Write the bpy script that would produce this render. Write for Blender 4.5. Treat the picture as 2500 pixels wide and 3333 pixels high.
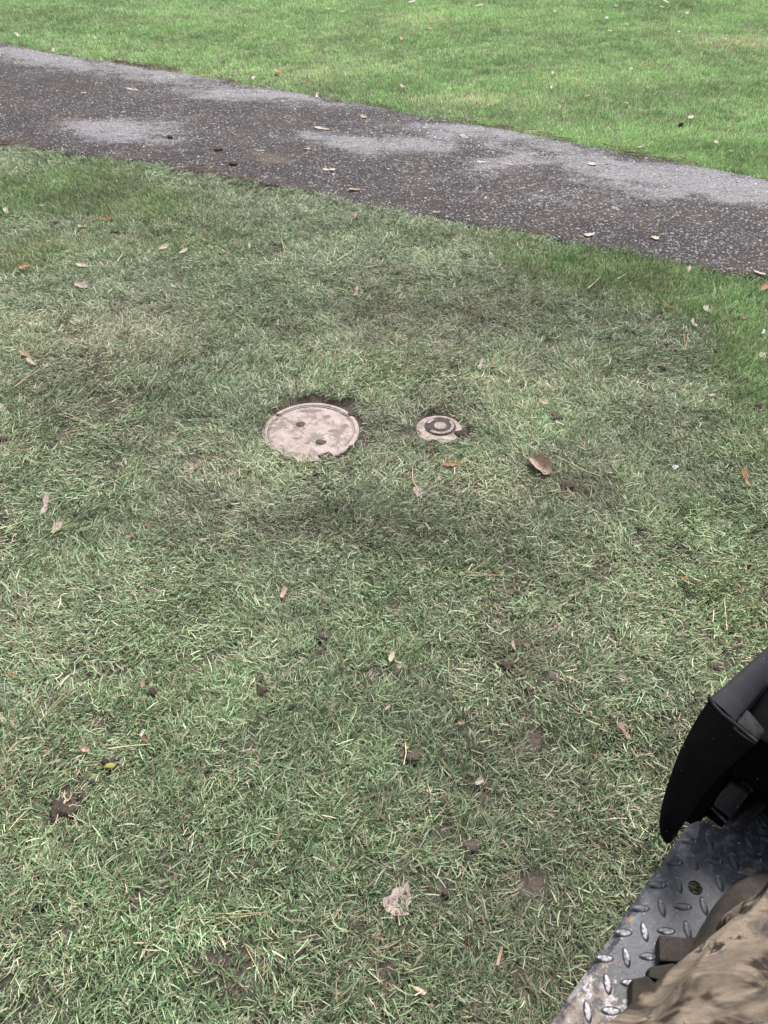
import bpy, bmesh, math, random
import numpy as np
from mathutils import Vector, Matrix, noise as mnoise

for o in list(bpy.data.objects):
    bpy.data.objects.remove(o)
SC = bpy.context.scene
COL = SC.collection
R = math.radians
rng = np.random.default_rng(7)
random.seed(7)

# ------------------------------------------------------------------ camera, sky, sun, exposure
CAM_H, PITCH, FPX = 1.6, 43.0, 2504.0
cam = bpy.data.cameras.new('camera')
cam.sensor_fit = 'VERTICAL'
cam.angle = 2*math.atan(0.5*3333/FPX)
cam.clip_start, cam.clip_end = 0.02, 1500
cam.dof.use_dof = True
cam.dof.focus_distance = 2.4
cam.dof.aperture_fstop = 9.0
co = bpy.data.objects.new('camera', cam)
COL.objects.link(co)
co.location = (0, 0, CAM_H)
co.rotation_euler = (R(90-PITCH), 0, 0)
SC.camera = co

SUN_EL, SUN_AZ = 58.0, 20.0          # overcast: a wide soft sun, high, ahead and to the right
w = bpy.data.worlds.new('World')
SC.world = w
w.use_nodes = True
nt = w.node_tree
bg = nt.nodes['Background']
sky = nt.nodes.new('ShaderNodeTexSky')
sky.sky_type = 'NISHITA'
sky.sun_disc = False
sky.sun_elevation = R(SUN_EL)
sky.sun_rotation = R(SUN_AZ)
sky.dust_density = 3.0
hs = nt.nodes.new('ShaderNodeHueSaturation')
hs.inputs['Saturation'].default_value = 0.22
nt.links.new(sky.outputs[0], hs.inputs['Color'])
nt.links.new(hs.outputs[0], bg.inputs['Color'])
bg.inputs['Strength'].default_value = 0.07

sd = bpy.data.lights.new('sun', 'SUN')
sd.energy = 1.5
sd.angle = R(14)
sd.color = (1.0, 0.97, 0.93)
so = bpy.data.objects.new('sun', sd)
COL.objects.link(so)
_d = Vector((math.sin(R(SUN_AZ))*math.cos(R(SUN_EL)), math.cos(R(SUN_AZ))*math.cos(R(SUN_EL)), math.sin(R(SUN_EL))))
so.rotation_euler = _d.to_track_quat('Z', 'Y').to_euler()
so.location = (2, 3, 8)

SC.view_settings.view_transform = 'Standard'
SC.view_settings.look = 'None'
SC.view_settings.gamma = 1.0
SC.view_settings.use_curve_mapping = False
SC.view_settings.exposure = 2.25
SC.render.engine = 'CYCLES'
SC.cycles.max_bounces = 6
SC.cycles.diffuse_bounces = 3
SC.cycles.glossy_bounces = 3
SC.cycles.transmission_bounces = 3
SC.cycles.use_denoising = True

# ------------------------------------------------------------------ helpers
_s, _c = math.sin(R(PITCH)), math.cos(R(PITCH))


def G(px, py, z=0.0):
    """the point at height z under a pixel of the 2500x3333 photograph (used to survey the place)"""
    u, v = (px-1250)/FPX, (py-1666.5)/FPX
    d, f = _s+v*_c, _c-v*_s
    t = (CAM_H-z)/d
    return np.array([u*t, f*t, z])


def depth(px, py, z=0.0):
    v = (py-1666.5)/FPX
    return (CAM_H-z)/(_s+v*_c)


class Noise2:
    def __init__(self, seed):
        self.t = np.random.default_rng(seed).random((256, 256))

    def __call__(self, x, y):
        x = np.asarray(x, float); y = np.asarray(y, float)
        xi, yi = np.floor(x).astype(int), np.floor(y).astype(int)
        fx, fy = x-xi, y-yi
        fx, fy = fx*fx*(3-2*fx), fy*fy*(3-2*fy)
        t = self.t
        a, b = t[xi % 256, yi % 256], t[(xi+1) % 256, yi % 256]
        c, d = t[xi % 256, (yi+1) % 256], t[(xi+1) % 256, (yi+1) % 256]
        return (a*(1-fx)+b*fx)*(1-fy)+(c*(1-fx)+d*fx)*fy


N1, N2, N3, N4, N5 = [Noise2(i) for i in (11, 22, 33, 44, 55)]


def fbm(n, x, y, o=3):
    s, a, k = 0, 0.5, 0
    for i in range(o):
        s = s+a*n(x*2**i+17*i, y*2**i+5*i); k += a; a *= .5
    return s/k


def mesh_np(name, V, F, mats=(), smooth=False):
    me = bpy.data.meshes.new(name)
    V = np.asarray(V, np.float32)
    if isinstance(F, np.ndarray):
        n, k = F.shape
        me.vertices.add(len(V)); me.vertices.foreach_set('co', V.ravel())
        me.loops.add(n*k); me.loops.foreach_set('vertex_index', F.ravel().astype(np.int32))
        me.polygons.add(n)
        me.polygons.foreach_set('loop_start', np.arange(0, n*k, k, dtype=np.int32))
        me.update(calc_edges=True)
    else:
        me.from_pydata([tuple(map(float, v)) for v in V], [], F)
        me.update()
    if smooth:
        me.polygons.foreach_set('use_smooth', np.ones(len(me.polygons), bool))
    for m in mats:
        me.materials.append(m)
    return me


def fattr(me, name, vals, typ='FLOAT', dom='POINT'):
    a = me.attributes.new(name, typ, dom)
    key = {'FLOAT': 'value', 'INT': 'value', 'FLOAT_VECTOR': 'vector'}[typ]
    a.data.foreach_set(key, np.asarray(vals, np.int32 if typ == 'INT' else np.float32).ravel())


def tag(o, label=None, cat=None, group=None, kind=None):
    if label: o['label'] = label
    if cat: o['category'] = cat
    if group: o['group'] = group
    if kind: o['kind'] = kind
    return o


def obj(name, me, parent=None, loc=None, rot=None):
    o = bpy.data.objects.new(name, me)
    COL.objects.link(o)
    if parent is not None: o.parent = parent
    if loc is not None: o.location = tuple(map(float, loc))
    if rot is not None: o.rotation_euler = rot
    return o


def empty(name, loc, rz=0.0):
    o = bpy.data.objects.new(name, None)
    COL.objects.link(o)
    o.location = tuple(map(float, loc)); o.rotation_euler = (0, 0, rz)
    o.empty_display_size = 0.1
    return o


class MT:
    """small node-material builder"""
    def __init__(self, name):
        self.m = bpy.data.materials.new(name)
        self.m.use_nodes = True
        self.nt = self.m.node_tree
        self.b = self.nt.nodes['Principled BSDF']
        self.out = self.nt.nodes['Material Output']

    def n(self, typ, **kw):
        x = self.nt.nodes.new(typ)
        for k, v in kw.items(): setattr(x, k, v)
        return x

    def l(self, a, b): self.nt.links.new(a, b)

    def set(self, sock, v):
        if hasattr(v, 'is_output') or isinstance(v, bpy.types.NodeSocket): self.l(v, sock)
        else:
            if isinstance(v, tuple) and len(v) == 3 and sock.type == 'RGBA': v = (*v, 1)
            sock.default_value = v

    def attr(self, name, inst=False):
        a = self.n('ShaderNodeAttribute', attribute_name=name)
        if inst: a.attribute_type = 'INSTANCER'
        return a.outputs['Fac']

    def math(self, op, a, b=None, c=None, clamp=False):
        x = self.n('ShaderNodeMath', operation=op); x.use_clamp = clamp
        self.set(x.inputs[0], a)
        if b is not None: self.set(x.inputs[1], b)
        if c is not None: self.set(x.inputs[2], c)
        return x.outputs[0]

    def mix(self, f, a, b, blend='MIX'):
        x = self.n('ShaderNodeMix', data_type='RGBA', blend_type=blend)
        x.clamp_factor = True
        self.set(x.inputs[0], f); self.set(x.inputs[6], a); self.set(x.inputs[7], b)
        return x.outputs[2]

    def ramp(self, f, stops, interp='LINEAR'):
        x = self.n('ShaderNodeValToRGB')
        e = x.color_ramp.elements
        x.color_ramp.interpolation = interp
        while len(e) < len(stops): e.new(0.5)
        for el, (p, c) in zip(e, stops):
            el.position = p
            el.color = (*c, 1) if isinstance(c, tuple) else (c, c, c, 1)
        self.set(x.inputs[0], f)
        return x.outputs[0]

    def obj(self): return self.n('ShaderNodeTexCoord').outputs['Object']

    def pos(self): return self.n('ShaderNodeNewGeometry').outputs['Position']

    def noise(self, vec, scale, detail=4, rough=.55, dist=0.0):
        x = self.n('ShaderNodeTexNoise')
        self.l(vec, x.inputs['Vector'])
        x.inputs['Scale'].default_value = scale
        x.inputs['Detail'].default_value = detail
        x.inputs['Roughness'].default_value = rough
        x.inputs['Distortion'].default_value = dist
        return x.outputs['Fac']

    def voro(self, vec, scale, feature='F1', out='Distance'):
        x = self.n('ShaderNodeTexVoronoi', feature=feature)
        self.l(vec, x.inputs['Vector'])
        x.inputs['Scale'].default_value = scale
        return x.outputs[out]

    def rand(self): return self.n('ShaderNodeObjectInfo').outputs['Random']

    def bump(self, h, strength, dist=0.002):
        x = self.n('ShaderNodeBump')
        x.inputs['Strength'].default_value = strength
        x.inputs['Distance'].default_value = dist
        self.l(h, x.inputs['Height'])
        self.l(x.outputs[0], self.b.inputs['Normal'])
        return x.outputs[0]

    def fin(self, col=None, rough=.7, spec=.5, metal=None):
        if col is not None: self.set(self.b.inputs['Base Color'], col)
        self.set(self.b.inputs['Roughness'], rough)
        self.b.inputs['Specular IOR Level'].default_value = spec
        if metal is not None: self.set(self.b.inputs['Metallic'], metal)
        return self.m


# ------------------------------------------------------------------ survey of the path edges and lids
FAR_PX = [(0, 145), (196, 184), (392, 211), (603, 246), (753, 271), (980, 312), (1205, 351), (1432, 395), (1658, 430),
          (1884, 475), (2110, 517), (2336, 560), (2500, 588)]
NEAR_PX = [(0, 478), (90, 492), (226, 512), (332, 522), (482, 533), (603, 567), (753, 587), (904, 613), (1055, 645),
           (1205, 678), (1326, 702), (1507, 736), (1733, 775), (1959, 820), (2185, 868), (2336, 898), (2500, 922)]
FARP = np.array([G(*p)[:2] for p in FAR_PX])
NEARP = np.array([G(*p)[:2] for p in NEAR_PX])


def edge_fn(P):
    x, y = P[:, 0], P[:, 1]
    sl, sr = (y[1]-y[0])/(x[1]-x[0])*.8, (y[-1]-y[-3])/(x[-1]-x[-3])

    def f(q):
        q = np.asarray(q, float)
        r = np.interp(q, x, y)
        r = np.where(q < x[0], y[0]+sl*(q-x[0]), r)
        r = np.where(q > x[-1], y[-1]+sr*(q-x[-1]), r)
        return r+(fbm(N3, q*6+3, q*0+y[0]*9, 3)-.5)*.05
    return f


far_y, near_y = edge_fn(FARP), edge_fn(NEARP)


def path_dist(x, y):
    """>0 inside the path, metres to the closer edge (along y)"""
    return np.minimum(y-near_y(x), far_y(x)-y)


LID_C, LID_R = G(1012, 1400)[:2], 0.166
CAP_C, CAP_R = G(1427, 1394)[:2], 0.080
PATH_Z = 0.016

BARE_PX = [(1137, 1064, 30), (1047, 1025, 26), (1477, 1135, 24), (970, 1184, 24), (2206, 1251, 30), (1875, 1240, 30),
           (1816, 1033, 26), (1852, 1577, 42), (1983, 1597, 24), (2383, 1702, 32), (1676, 1928, 34), (1660, 1787, 26),
           (1680, 1864, 36), (1950, 1472, 26), (1052, 2069, 30), (1647, 1782, 36), (965, 1680, 34), (1283, 1964, 28),
           (1572, 2033, 30), (1342, 1603, 26), (1690, 1926, 28), (924, 1915, 44), (620, 2174, 44), (190, 2279, 28),
           (210, 2389, 34), (210, 2610, 60), (266, 2574, 40), (138, 2151, 28), (341, 2179, 26), (1600, 3125, 44),
           (1669, 2937, 50), (1560, 3251, 44), (1703, 3223, 48), (1391, 3108, 36), (1294, 3171, 44), (927, 3166, 44),
           (953, 3008, 40), (1136, 3022, 44), (1228, 2885, 36), (1491, 3045, 46), (1749, 2873, 60), (1606, 2885, 40),
           (1500, 2351, 50), (1530, 3200, 36), (676, 2986, 44), (697, 3073, 36), (417, 2992, 40), (215, 3017, 34),
           (1320, 1415, 40), (1270, 1405, 36), (1450, 2900, 36), (1265, 2581, 16), (1780, 1345, 30), (750, 1060, 30),
           (1650, 2050, 26), (1290, 2310, 26), (1100, 2310, 30), (1560, 870, 14), (730, 1620, 26), (560, 1420, 34)]
BARE = [(G(x, y)[0], G(x, y)[1], r*.8*depth(x, y)/FPX) for x, y, r in BARE_PX]


def bare_field(x, y):
    s = np.zeros_like(x)
    jx = (N4(x*40, y*40)-.5)*.03
    jy = (N5(x*40, y*40)-.5)*.03
    for bx, by, r in BARE:
        d2 = ((x+jx-bx)**2+((y+jy-by)*.9)**2)/(r*r)
        s = np.maximum(s, np.exp(-d2*1.0))
    return s


def ground_z(x, y):
    z = (fbm(N1, x*3, y*3, 3)-.5)*.022+(fbm(N2, x*25, y*25, 2)-.5)*.006
    for c, r, o in ((LID_C, LID_R, (.016, .026)), (CAP_C, CAP_R, (.018, .022))):
        d = np.hypot(x-c[0]-o[0], y-c[1]-o[1])
        k = np.clip((r+.045-d)/.035, 0, 1)
        k = k*k*(3-2*k)
        z = z*(1-k)+k*(-.022+(fbm(N2, x*45, y*45, 2)-.5)*.012)
    pd = path_dist(x, y)
    k = np.clip((pd+.04)/.06, 0, 1)
    z = z*(1-k)+k*(-.004-.02*np.clip(pd/.05, 0, 1))
    return z


# ------------------------------------------------------------------ materials: ground and path
def mat_soil():
    t = MT('lawn_soil')
    p = t.pos()
    n = t.noise(p, 22, 6, .65)
    n2 = t.noise(p, 140, 4, .6)
    soil = t.ramp(n, [(.3, (.022, .016, .013)), (.55, (.044, .034, .028)), (.75, (.072, .057, .049))])
    soil = t.mix(t.math('MULTIPLY', n2, .5), soil, (.12, .10, .085))
    # thatch and grass cover far from where single blades are modelled
    th = t.ramp(t.noise(p, 9, 5, .7), [(.3, (.06, .10, .03)), (.7, (.15, .17, .07))])
    cov = t.attr('cover')
    col = t.mix(cov, soil, th)
    t.bump(t.math('ADD', n, n2), .8, .006)
    return t.fin(col, .95, .2)


def mat_asphalt():
    t = MT('worn_asphalt')
    p = t.pos()
    mp = t.n('ShaderNodeMapping'); t.l(p, mp.inputs['Vector'])
    v = mp.outputs[0]
    fine = t.noise(v, 240, 3, .6)
    ms_ = t.n('ShaderNodeMapping'); t.l(p, ms_.inputs['Vector']); ms_.inputs['Rotation'].default_value = (0, 0, R(22)); ms_.inputs['Scale'].default_value = (.45, 1, 1)
    vs_ = ms_.outputs[0]
    mid = t.noise(v, 28, 5, .65)
    big = t.noise(v, 3.2, 4, .6)
    base = t.ramp(fine, [(.35, (.0125, .0096, .0105)), (.65, (.026, .0202, .0222))])
    base = t.mix(t.math('MULTIPLY', t.math('SUBTRACT', big, .42, clamp=True), 3.0, clamp=True), base, (.036, .0265, .0245))
    wear = t.attr('wear')
    wm = t.math('MULTIPLY_ADD', t.math('SUBTRACT', mid, .5), .9, t.math('MULTIPLY_ADD', t.math('SUBTRACT', t.noise(vs_, 11, 5, .7, .8), .5), 2.2, wear))
    wm = t.math('MULTIPLY_ADD', t.math('SUBTRACT', fine, .5), 1.9, wm)
    wm = t.ramp(wm, [(.33, 0.0), (.78, 1.0)])
    grey = t.ramp(t.noise(v, 90, 3, .7), [(.3, (.090, .087, .095)), (.7, (.20, .194, .21))])
    col = t.mix(t.math('MULTIPLY', wm, .9), base, grey)
    mud = t.attr('mud')
    mm = t.ramp(t.math('MULTIPLY_ADD', t.math('SUBTRACT', mid, .5), 1.2, mud), [(.4, 0.0), (.8, 1.0)])
    col = t.mix(t.math('MULTIPLY', mm, .75), col, (.075, .060, .050))
    vo = t.voro(v, 75)
    t.bump(t.math('ADD', t.math('MULTIPLY', vo, -.8), fine), .8, .004)
    return t.fin(col, .9, .2)


def mat_aggregate():
    t = MT('aggregate_stone')
    r = t.attr('tone', True)
    col = t.ramp(r, [(0.0, (.035, .032, .033)), (.3, (.065, .060, .061)), (.6, (.115, .107, .107)), (.85, (.19, .18, .18)), (1.0, (.30, .285, .285))])
    return t.fin(col, .75, .4)


M_SOIL = mat_soil()
M_ASPH = mat_asphalt()
M_AGG = mat_aggregate()

# ------------------------------------------------------------------ ground: one sheet to the horizon, fine near the camera
def axis(segs):
    out = []
    for a, b, st in segs:
        out += list(np.arange(a, b-1e-9, st))
    out.append(segs[-1][1])
    return np.array(out)


gx = axis([(-400, -60, 68), (-60, -12, 8), (-12, -4, .8), (-4, -1.6, .15), (-1.6, 2.0, .025), (2.0, 4, .15), (4, 12, .8), (12, 60, 8), (60, 400, 68)])
gy = axis([(-200, -20, 60), (-20, -2, 3), (-2, .2, .2), (.2, 3.4, .025), (3.4, 9, .1), (9, 16, .8), (16, 60, 8), (60, 600, 90)])
X, Y = np.meshgrid(gx, gy)
Z = ground_z(X.ravel(), Y.ravel())
nx, ny = len(gx), len(gy)
ii = np.arange(nx*ny).reshape(ny, nx)
F = np.stack([ii[:-1, :-1], ii[:-1, 1:], ii[1:, 1:], ii[1:, :-1]], -1).reshape(-1, 4)
me = mesh_np('ground', np.stack([X.ravel(), Y.ravel(), Z], 1), F, [M_SOIL], True)
xr, yr = X.ravel(), Y.ravel()
cov = np.clip((np.maximum(np.maximum(yr-14.0, np.abs(xr)-.62*np.maximum(yr, 0)-2.0), -yr-.6))/1.0, 0, 1)
cov = np.maximum(cov, np.clip((yr-far_y(xr)-.1)/.6, 0, 1)*.55)
fattr(me, 'cover', cov)
tag(obj('ground', me), kind='structure')

# ------------------------------------------------------------------ path: raised asphalt slab with worn pale patches
WEAR_PX = [(150, 170, 260, 14, .5), (900, 320, 260, 16, .6), (1100, 355, 200, 12, .6), (1400, 420, 200, 14, .6), (150, 190, 330, 28, .9), (600, 255, 250, 28, .9), (380, 225, 300, 22, .7), (800, 300, 220, 25, .7), (430, 440, 170, 45, .75), (330, 425, 80, 30, .6),
           (260, 420, 60, 25, .5), (1180, 480, 150, 32, .75), (1020, 450, 90, 20, .5), (1420, 490, 120, 32, .6), (1560, 440, 200, 22, .7), (1300, 480, 250, 25, .4),
           (1800, 520, 200, 26, .85), (2000, 555, 150, 24, .6), (2200, 600, 260, 42, .95), (2420, 620, 200, 45, .95), (2480, 650, 120, 45, .7),
           (1950, 590, 110, 22, .55), (1780, 660, 160, 25, .45), (1600, 560, 100, 18, .4), (2130, 650, 160, 30, .55), (560, 470, 120, 22, .5), (1450, 590, 200, 20, .3),
           (1750, 480, 200, 18, .6), (2300, 560, 200, 18, .8), (900, 330, 200, 18, .5), (1700, 450, 250, 14, .6), (1650, 540, 120, 18, .5)]
MUD_PX = [(900, 535, 90, 22, .8), (830, 505, 60, 18, .6), (100, 270, 260, 40, .35), (850, 600, 200, 14, .6), (1200, 670, 160, 10, .6), (400, 520, 250, 8, .6),
          (1300, 700, 200, 10, .5), (700, 560, 120, 10, .6)]


def blob_field(x, y, L):
    s = np.zeros_like(x)
    for px, py, rx, ry, a in L:
        c = G(px, py)
        RX = rx*depth(px, py)/FPX
        RY = abs(G(px, py-ry)[1]-G(px, py+ry)[1])/2
        s = s+a*np.exp(-(((x-c[0])/RX)**2+((y-c[1])/RY)**2))
    return s


px_ = np.concatenate([np.arange(-14, -4.2, .4), np.arange(-4.2, 3.4, .03), np.arange(3.4, 10, .4)])
vv = np.linspace(0, 1, 64)
XX = np.repeat(px_[:, None], len(vv), 1)
YY = near_y(px_)[:, None]*(1-vv)+far_y(px_)[:, None]*vv
ed = np.minimum(vv, 1-vv)[None, :]*(far_y(px_)-near_y(px_))[:, None]
ZZ = PATH_Z+.008*np.clip(ed/.3, 0, 1)-.006*np.clip(1-ed/.035, 0, 1)+(fbm(N5, XX*2.5, YY*2.5, 3)-.5)*.012
top = np.stack([XX, YY, ZZ], -1)
n0, n1 = XX.shape
skirt_a = top[:, :1].copy(); skirt_a[..., 2] = -.06
skirt_b = top[:, -1:].copy(); skirt_b[..., 2] = -.06
allv = np.concatenate([skirt_a, top, skirt_b], 1)
ii = np.arange(allv.shape[0]*allv.shape[1]).reshape(allv.shape[:2])
F = np.stack([ii[:-1, :-1], ii[1:, :-1], ii[1:, 1:], ii[:-1, 1:]], -1).reshape(-1, 4)
pme = mesh_np('path', allv.reshape(-1, 3), F, [M_ASPH], True)
ax, ay = allv[..., 0].ravel(), allv[..., 1].ravel()
wear = blob_field(ax, ay, WEAR_PX)
wear = wear*(.15+1.5*fbm(N2, ax*6, ay*6, 4))
fattr(pme, 'wear', np.clip(wear, 0, 1))
fattr(pme, 'mud', np.clip(blob_field(ax, ay, MUD_PX), 0, 1))
path = tag(obj('path', pme), kind='structure')


# ------------------------------------------------------------------ scatter by geometry nodes (grass and aggregate: nobody could count them)
def scatter(name, P, rot, scl, idx, attrs, coll, parent=None):
    me = bpy.data.meshes.new(name)
    me.vertices.add(len(P)); me.vertices.foreach_set('co', np.asarray(P, np.float32).ravel())
    fattr(me, 'rot', rot, 'FLOAT_VECTOR'); fattr(me, 'scl', scl, 'FLOAT_VECTOR'); fattr(me, 'idx', idx, 'INT')
    for k, v in attrs.items(): fattr(me, k, v)
    o = obj(name, me, parent)
    ng = bpy.data.node_groups.new(name, 'GeometryNodeTree')
    ng.interface.new_socket('Geometry', in_out='INPUT', socket_type='NodeSocketGeometry')
    ng.interface.new_socket('Geometry', in_out='OUTPUT', socket_type='NodeSocketGeometry')
    gi, go = ng.nodes.new('NodeGroupInput'), ng.nodes.new('NodeGroupOutput')
    ci = ng.nodes.new('GeometryNodeCollectionInfo')
    ci.inputs['Collection'].default_value = coll
    ci.inputs['Separate Children'].default_value = True
    ci.inputs['Reset Children'].default_value = True
    ip = ng.nodes.new('GeometryNodeInstanceOnPoints')
    ip.inputs['Pick Instance'].default_value = True

    def na(nm, typ):
        n = ng.nodes.new('GeometryNodeInputNamedAttribute'); n.data_type = typ
        n.inputs['Name'].default_value = nm
        return n.outputs['Attribute']
    L = ng.links.new
    L(gi.outputs[0], ip.inputs['Points'])
    L(ci.outputs[0], ip.inputs['Instance'])
    L(na('idx', 'INT'), ip.inputs['Instance Index'])
    L(na('rot', 'FLOAT_VECTOR'), ip.inputs['Rotation'])
    L(na('scl', 'FLOAT_VECTOR'), ip.inputs['Scale'])
    L(ip.outputs[0], go.inputs[0])
    md = o.modifiers.new('scatter', 'NODES'); md.node_group = ng
    return o


# aggregate stones bedded in the asphalt
agc = bpy.data.collections.new('aggregate_source')
for k in range(6):
    bm = bmesh.new()
    bmesh.ops.create_icosphere(bm, subdivisions=1, radius=1)
    for v in bm.verts:
        f = .75+.5*random.random()
        v.co = Vector((v.co.x*f*1.15, v.co.y*f*.85, v.co.z*.55*f))
    m_ = bpy.data.meshes.new('aggregate_stone'); bm.to_mesh(m_); bm.free(); m_.materials.append(M_AGG)
    m_.polygons.foreach_set('use_smooth', np.ones(len(m_.polygons), bool))
    agc.objects.link(bpy.data.objects.new('aggregate_stone', m_))
n = 150000
x = rng.uniform(-4.6, 3.4, n); v_ = rng.random(n)
yn, yf = near_y(x), far_y(x)
y = yn+(yf-yn)*v_
w_ = np.clip(blob_field(x, y, WEAR_PX), 0, 1)
mdm = np.clip(blob_field(x, y, MUD_PX), 0, 1)
dens = .36+.50*fbm(N1, x*2.2, y*2.2, 3)+.12*w_
left = np.clip((-x-1.2)/2, 0, 1)
keep = (rng.random(n) < dens*(1-.65*mdm)*(1-.25*left)) & (np.abs(x) < y*.56+.5)
x, y, w_ = x[keep], y[keep], w_[keep]
n = len(x)
sz = rng.lognormal(math.log(.0038), .45, n)
sz = np.clip(sz, .0015, .011)
ed = np.minimum(y-near_y(x), far_y(x)-y)
z = PATH_Z+.008*np.clip(ed/.3, 0, 1)-.006*np.clip(1-ed/.035, 0, 1)+(fbm(N5, x*2.5, y*2.5, 3)-.5)*.012
rot = np.stack([rng.uniform(-.3, .3, n), rng.uniform(-.3, .3, n), rng.uniform(0, 6.28, n)], 1)
tone = np.clip(rng.beta(2.2, 1.7, n)+.15*w_, 0, 1)
ag = scatter('aggregate', np.stack([x, y, z-sz*.18], 1), rot, np.repeat(sz[:, None], 3, 1), rng.integers(0, 6, n), {'tone': tone}, agc, path)
tag(ag, kind='stuff')


# ------------------------------------------------------------------ grass
def mat_grass():
    t = MT('grass_blade')
    rb = t.attr('brand')
    ri = t.attr('irand', True)
    r1 = t.math('FRACT', t.math('ADD', rb, ri))
    r2 = t.math('FRACT', t.math('MULTIPLY_ADD', r1, 7.31, rb))
    r3 = t.math('FRACT', t.math('MULTIPLY_ADD', r1, 13.7, ri))
    al = t.attr('along')
    fresh, dry, mud = t.attr('fresh', True), t.attr('dry', True), t.attr('mud', True)
    olive = t.ramp(r2, [(0, (.016, .030, .015)), (.38, (.042, .070, .035)), (.62, (.120, .180, .095)), (1, (.29, .36, .225))])
    green = t.ramp(r2, [(0, (.034, .090, .030)), (.35, (.088, .180, .060)), (.7, (.185, .305, .112)), (1, (.33, .46, .25))])
    col = t.mix(fresh, olive, green)
    straw = t.ramp(r3, [(0, (.085, .066, .045)), (.35, (.20, .170, .110)), (.7, (.32, .285, .195)), (1, (.41, .38, .285))])
    isdry = t.math('LESS_THAN', r1, dry)
    # dry tips on many green blades and pale sheaths at the foot
    tip = t.math('MULTIPLY', t.ramp(al, [(.55, 0.0), (1.0, 1.0)]), t.math('LESS_THAN', r3, .45))
    col = t.mix(t.math('MULTIPLY', tip, .55), col, (.30, .27, .16))
    col = t.mix(isdry, col, straw)
    col = t.mix(t.math('MULTIPLY', mud, t.math('MULTIPLY_ADD', r3, .45, .3)), col, (.075, .063, .050))
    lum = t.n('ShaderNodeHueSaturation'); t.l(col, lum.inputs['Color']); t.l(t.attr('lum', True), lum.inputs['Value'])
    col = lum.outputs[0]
    t.fin(col, .48, .32)
    tr = t.n('ShaderNodeBsdfTranslucent')
    t.l(col, tr.inputs['Color'])
    mx = t.n('ShaderNodeMixShader'); mx.inputs[0].default_value = .16
    t.l(t.b.outputs[0], mx.inputs[1]); t.l(tr.outputs[0], mx.inputs[2])
    t.l(mx.outputs[0], t.out.inputs['Surface'])
    return t.m


M_GRASS = mat_grass()


def tuft(nb, rad, l0, l1, w0, w1, tilt0, tilt1, bend, azs, segs, pointed=.35, zlift=.004):
    """nb blades rooted within rad; tilt from the vertical in degrees at the foot, bend added to the tip"""
    a = rng.uniform(0, 6.28, nb); rr = rad*np.sqrt(rng.random(nb))
    bx, by = rr*np.cos(a), rr*np.sin(a)
    az = rng.normal(0, azs, nb)
    L = rng.uniform(l0, l1, nb); W = rng.uniform(w0, w1, nb)
    th0 = np.radians(rng.uniform(tilt0, tilt1, nb)); be = np.radians(rng.uniform(-.25, 1, nb)*bend)
    tw = rng.uniform(-.9, .9, nb)
    curve = rng.normal(0, .35, nb)
    pt = rng.random(nb) < pointed
    pos = np.stack([bx, by, rng.uniform(-.004, zlift, nb)], 1)
    V = np.zeros((nb, segs+1, 2, 3)); AL = np.zeros((nb, segs+1, 2))
    for s in range(segs+1):
        f = s/segs
        th = np.minimum(th0+be*f, np.radians(97))
        azf = az+curve*f
        d = np.stack([np.sin(th)*np.cos(azf), np.sin(th)*np.sin(azf), np.cos(th)], 1)
        side = np.stack([-np.sin(azf), np.cos(azf), 0*azf], 1)
        up = np.cross(d, side)
        sd_ = side*np.cos(tw)[:, None]+up*np.sin(tw)[:, None]
        wf = np.where(pt, 1-f**2*.9, 1-.35*f**2)*W/2
        if s == 0: wf = wf*.7
        V[:, s, 0] = pos-sd_*wf[:, None]; V[:, s, 1] = pos+sd_*wf[:, None]
        AL[:, s] = f
        pos = pos+d*(L/segs)[:, None]
        pos[:, 2] = np.maximum(pos[:, 2], .002+.006*rng.random(nb))
    idx = np.arange(nb*(segs+1)*2).reshape(nb, segs+1, 2)
    F = np.stack([idx[:, :-1, 0], idx[:, :-1, 1], idx[:, 1:, 1], idx[:, 1:, 0]], -1).reshape(-1, 4)
    me = mesh_np('grass_tuft', V.reshape(-1, 3), F, [M_GRASS], True)
    fattr(me, 'brand', np.repeat(rng.random(nb), (segs+1)*2)); fattr(me, 'along', AL.ravel())
    return me


gcol = bpy.data.collections.new('grass_source')
NF, NM, NU = 9, 6, 8       # flattened, half flattened, upright mown
_all = [tuft(30, .034, .014, .039, .0011, .0026, 56, 85, 20, .9, 3, .35, .012) for _ in range(NF)] + \
       [tuft(30, .034, .014, .034, .0011, .0025, 25, 68, 38, .95, 3) for _ in range(NM)] + \
       [tuft(32, .045, .016, .033, .0016, .0034, 10, 52, 30, 1.6, 2, .5) for _ in range(NU)]
for i, m_ in enumerate(_all):
    gcol.objects.link(bpy.data.objects.new('grass_tuft_%03d' % i, m_))

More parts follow.
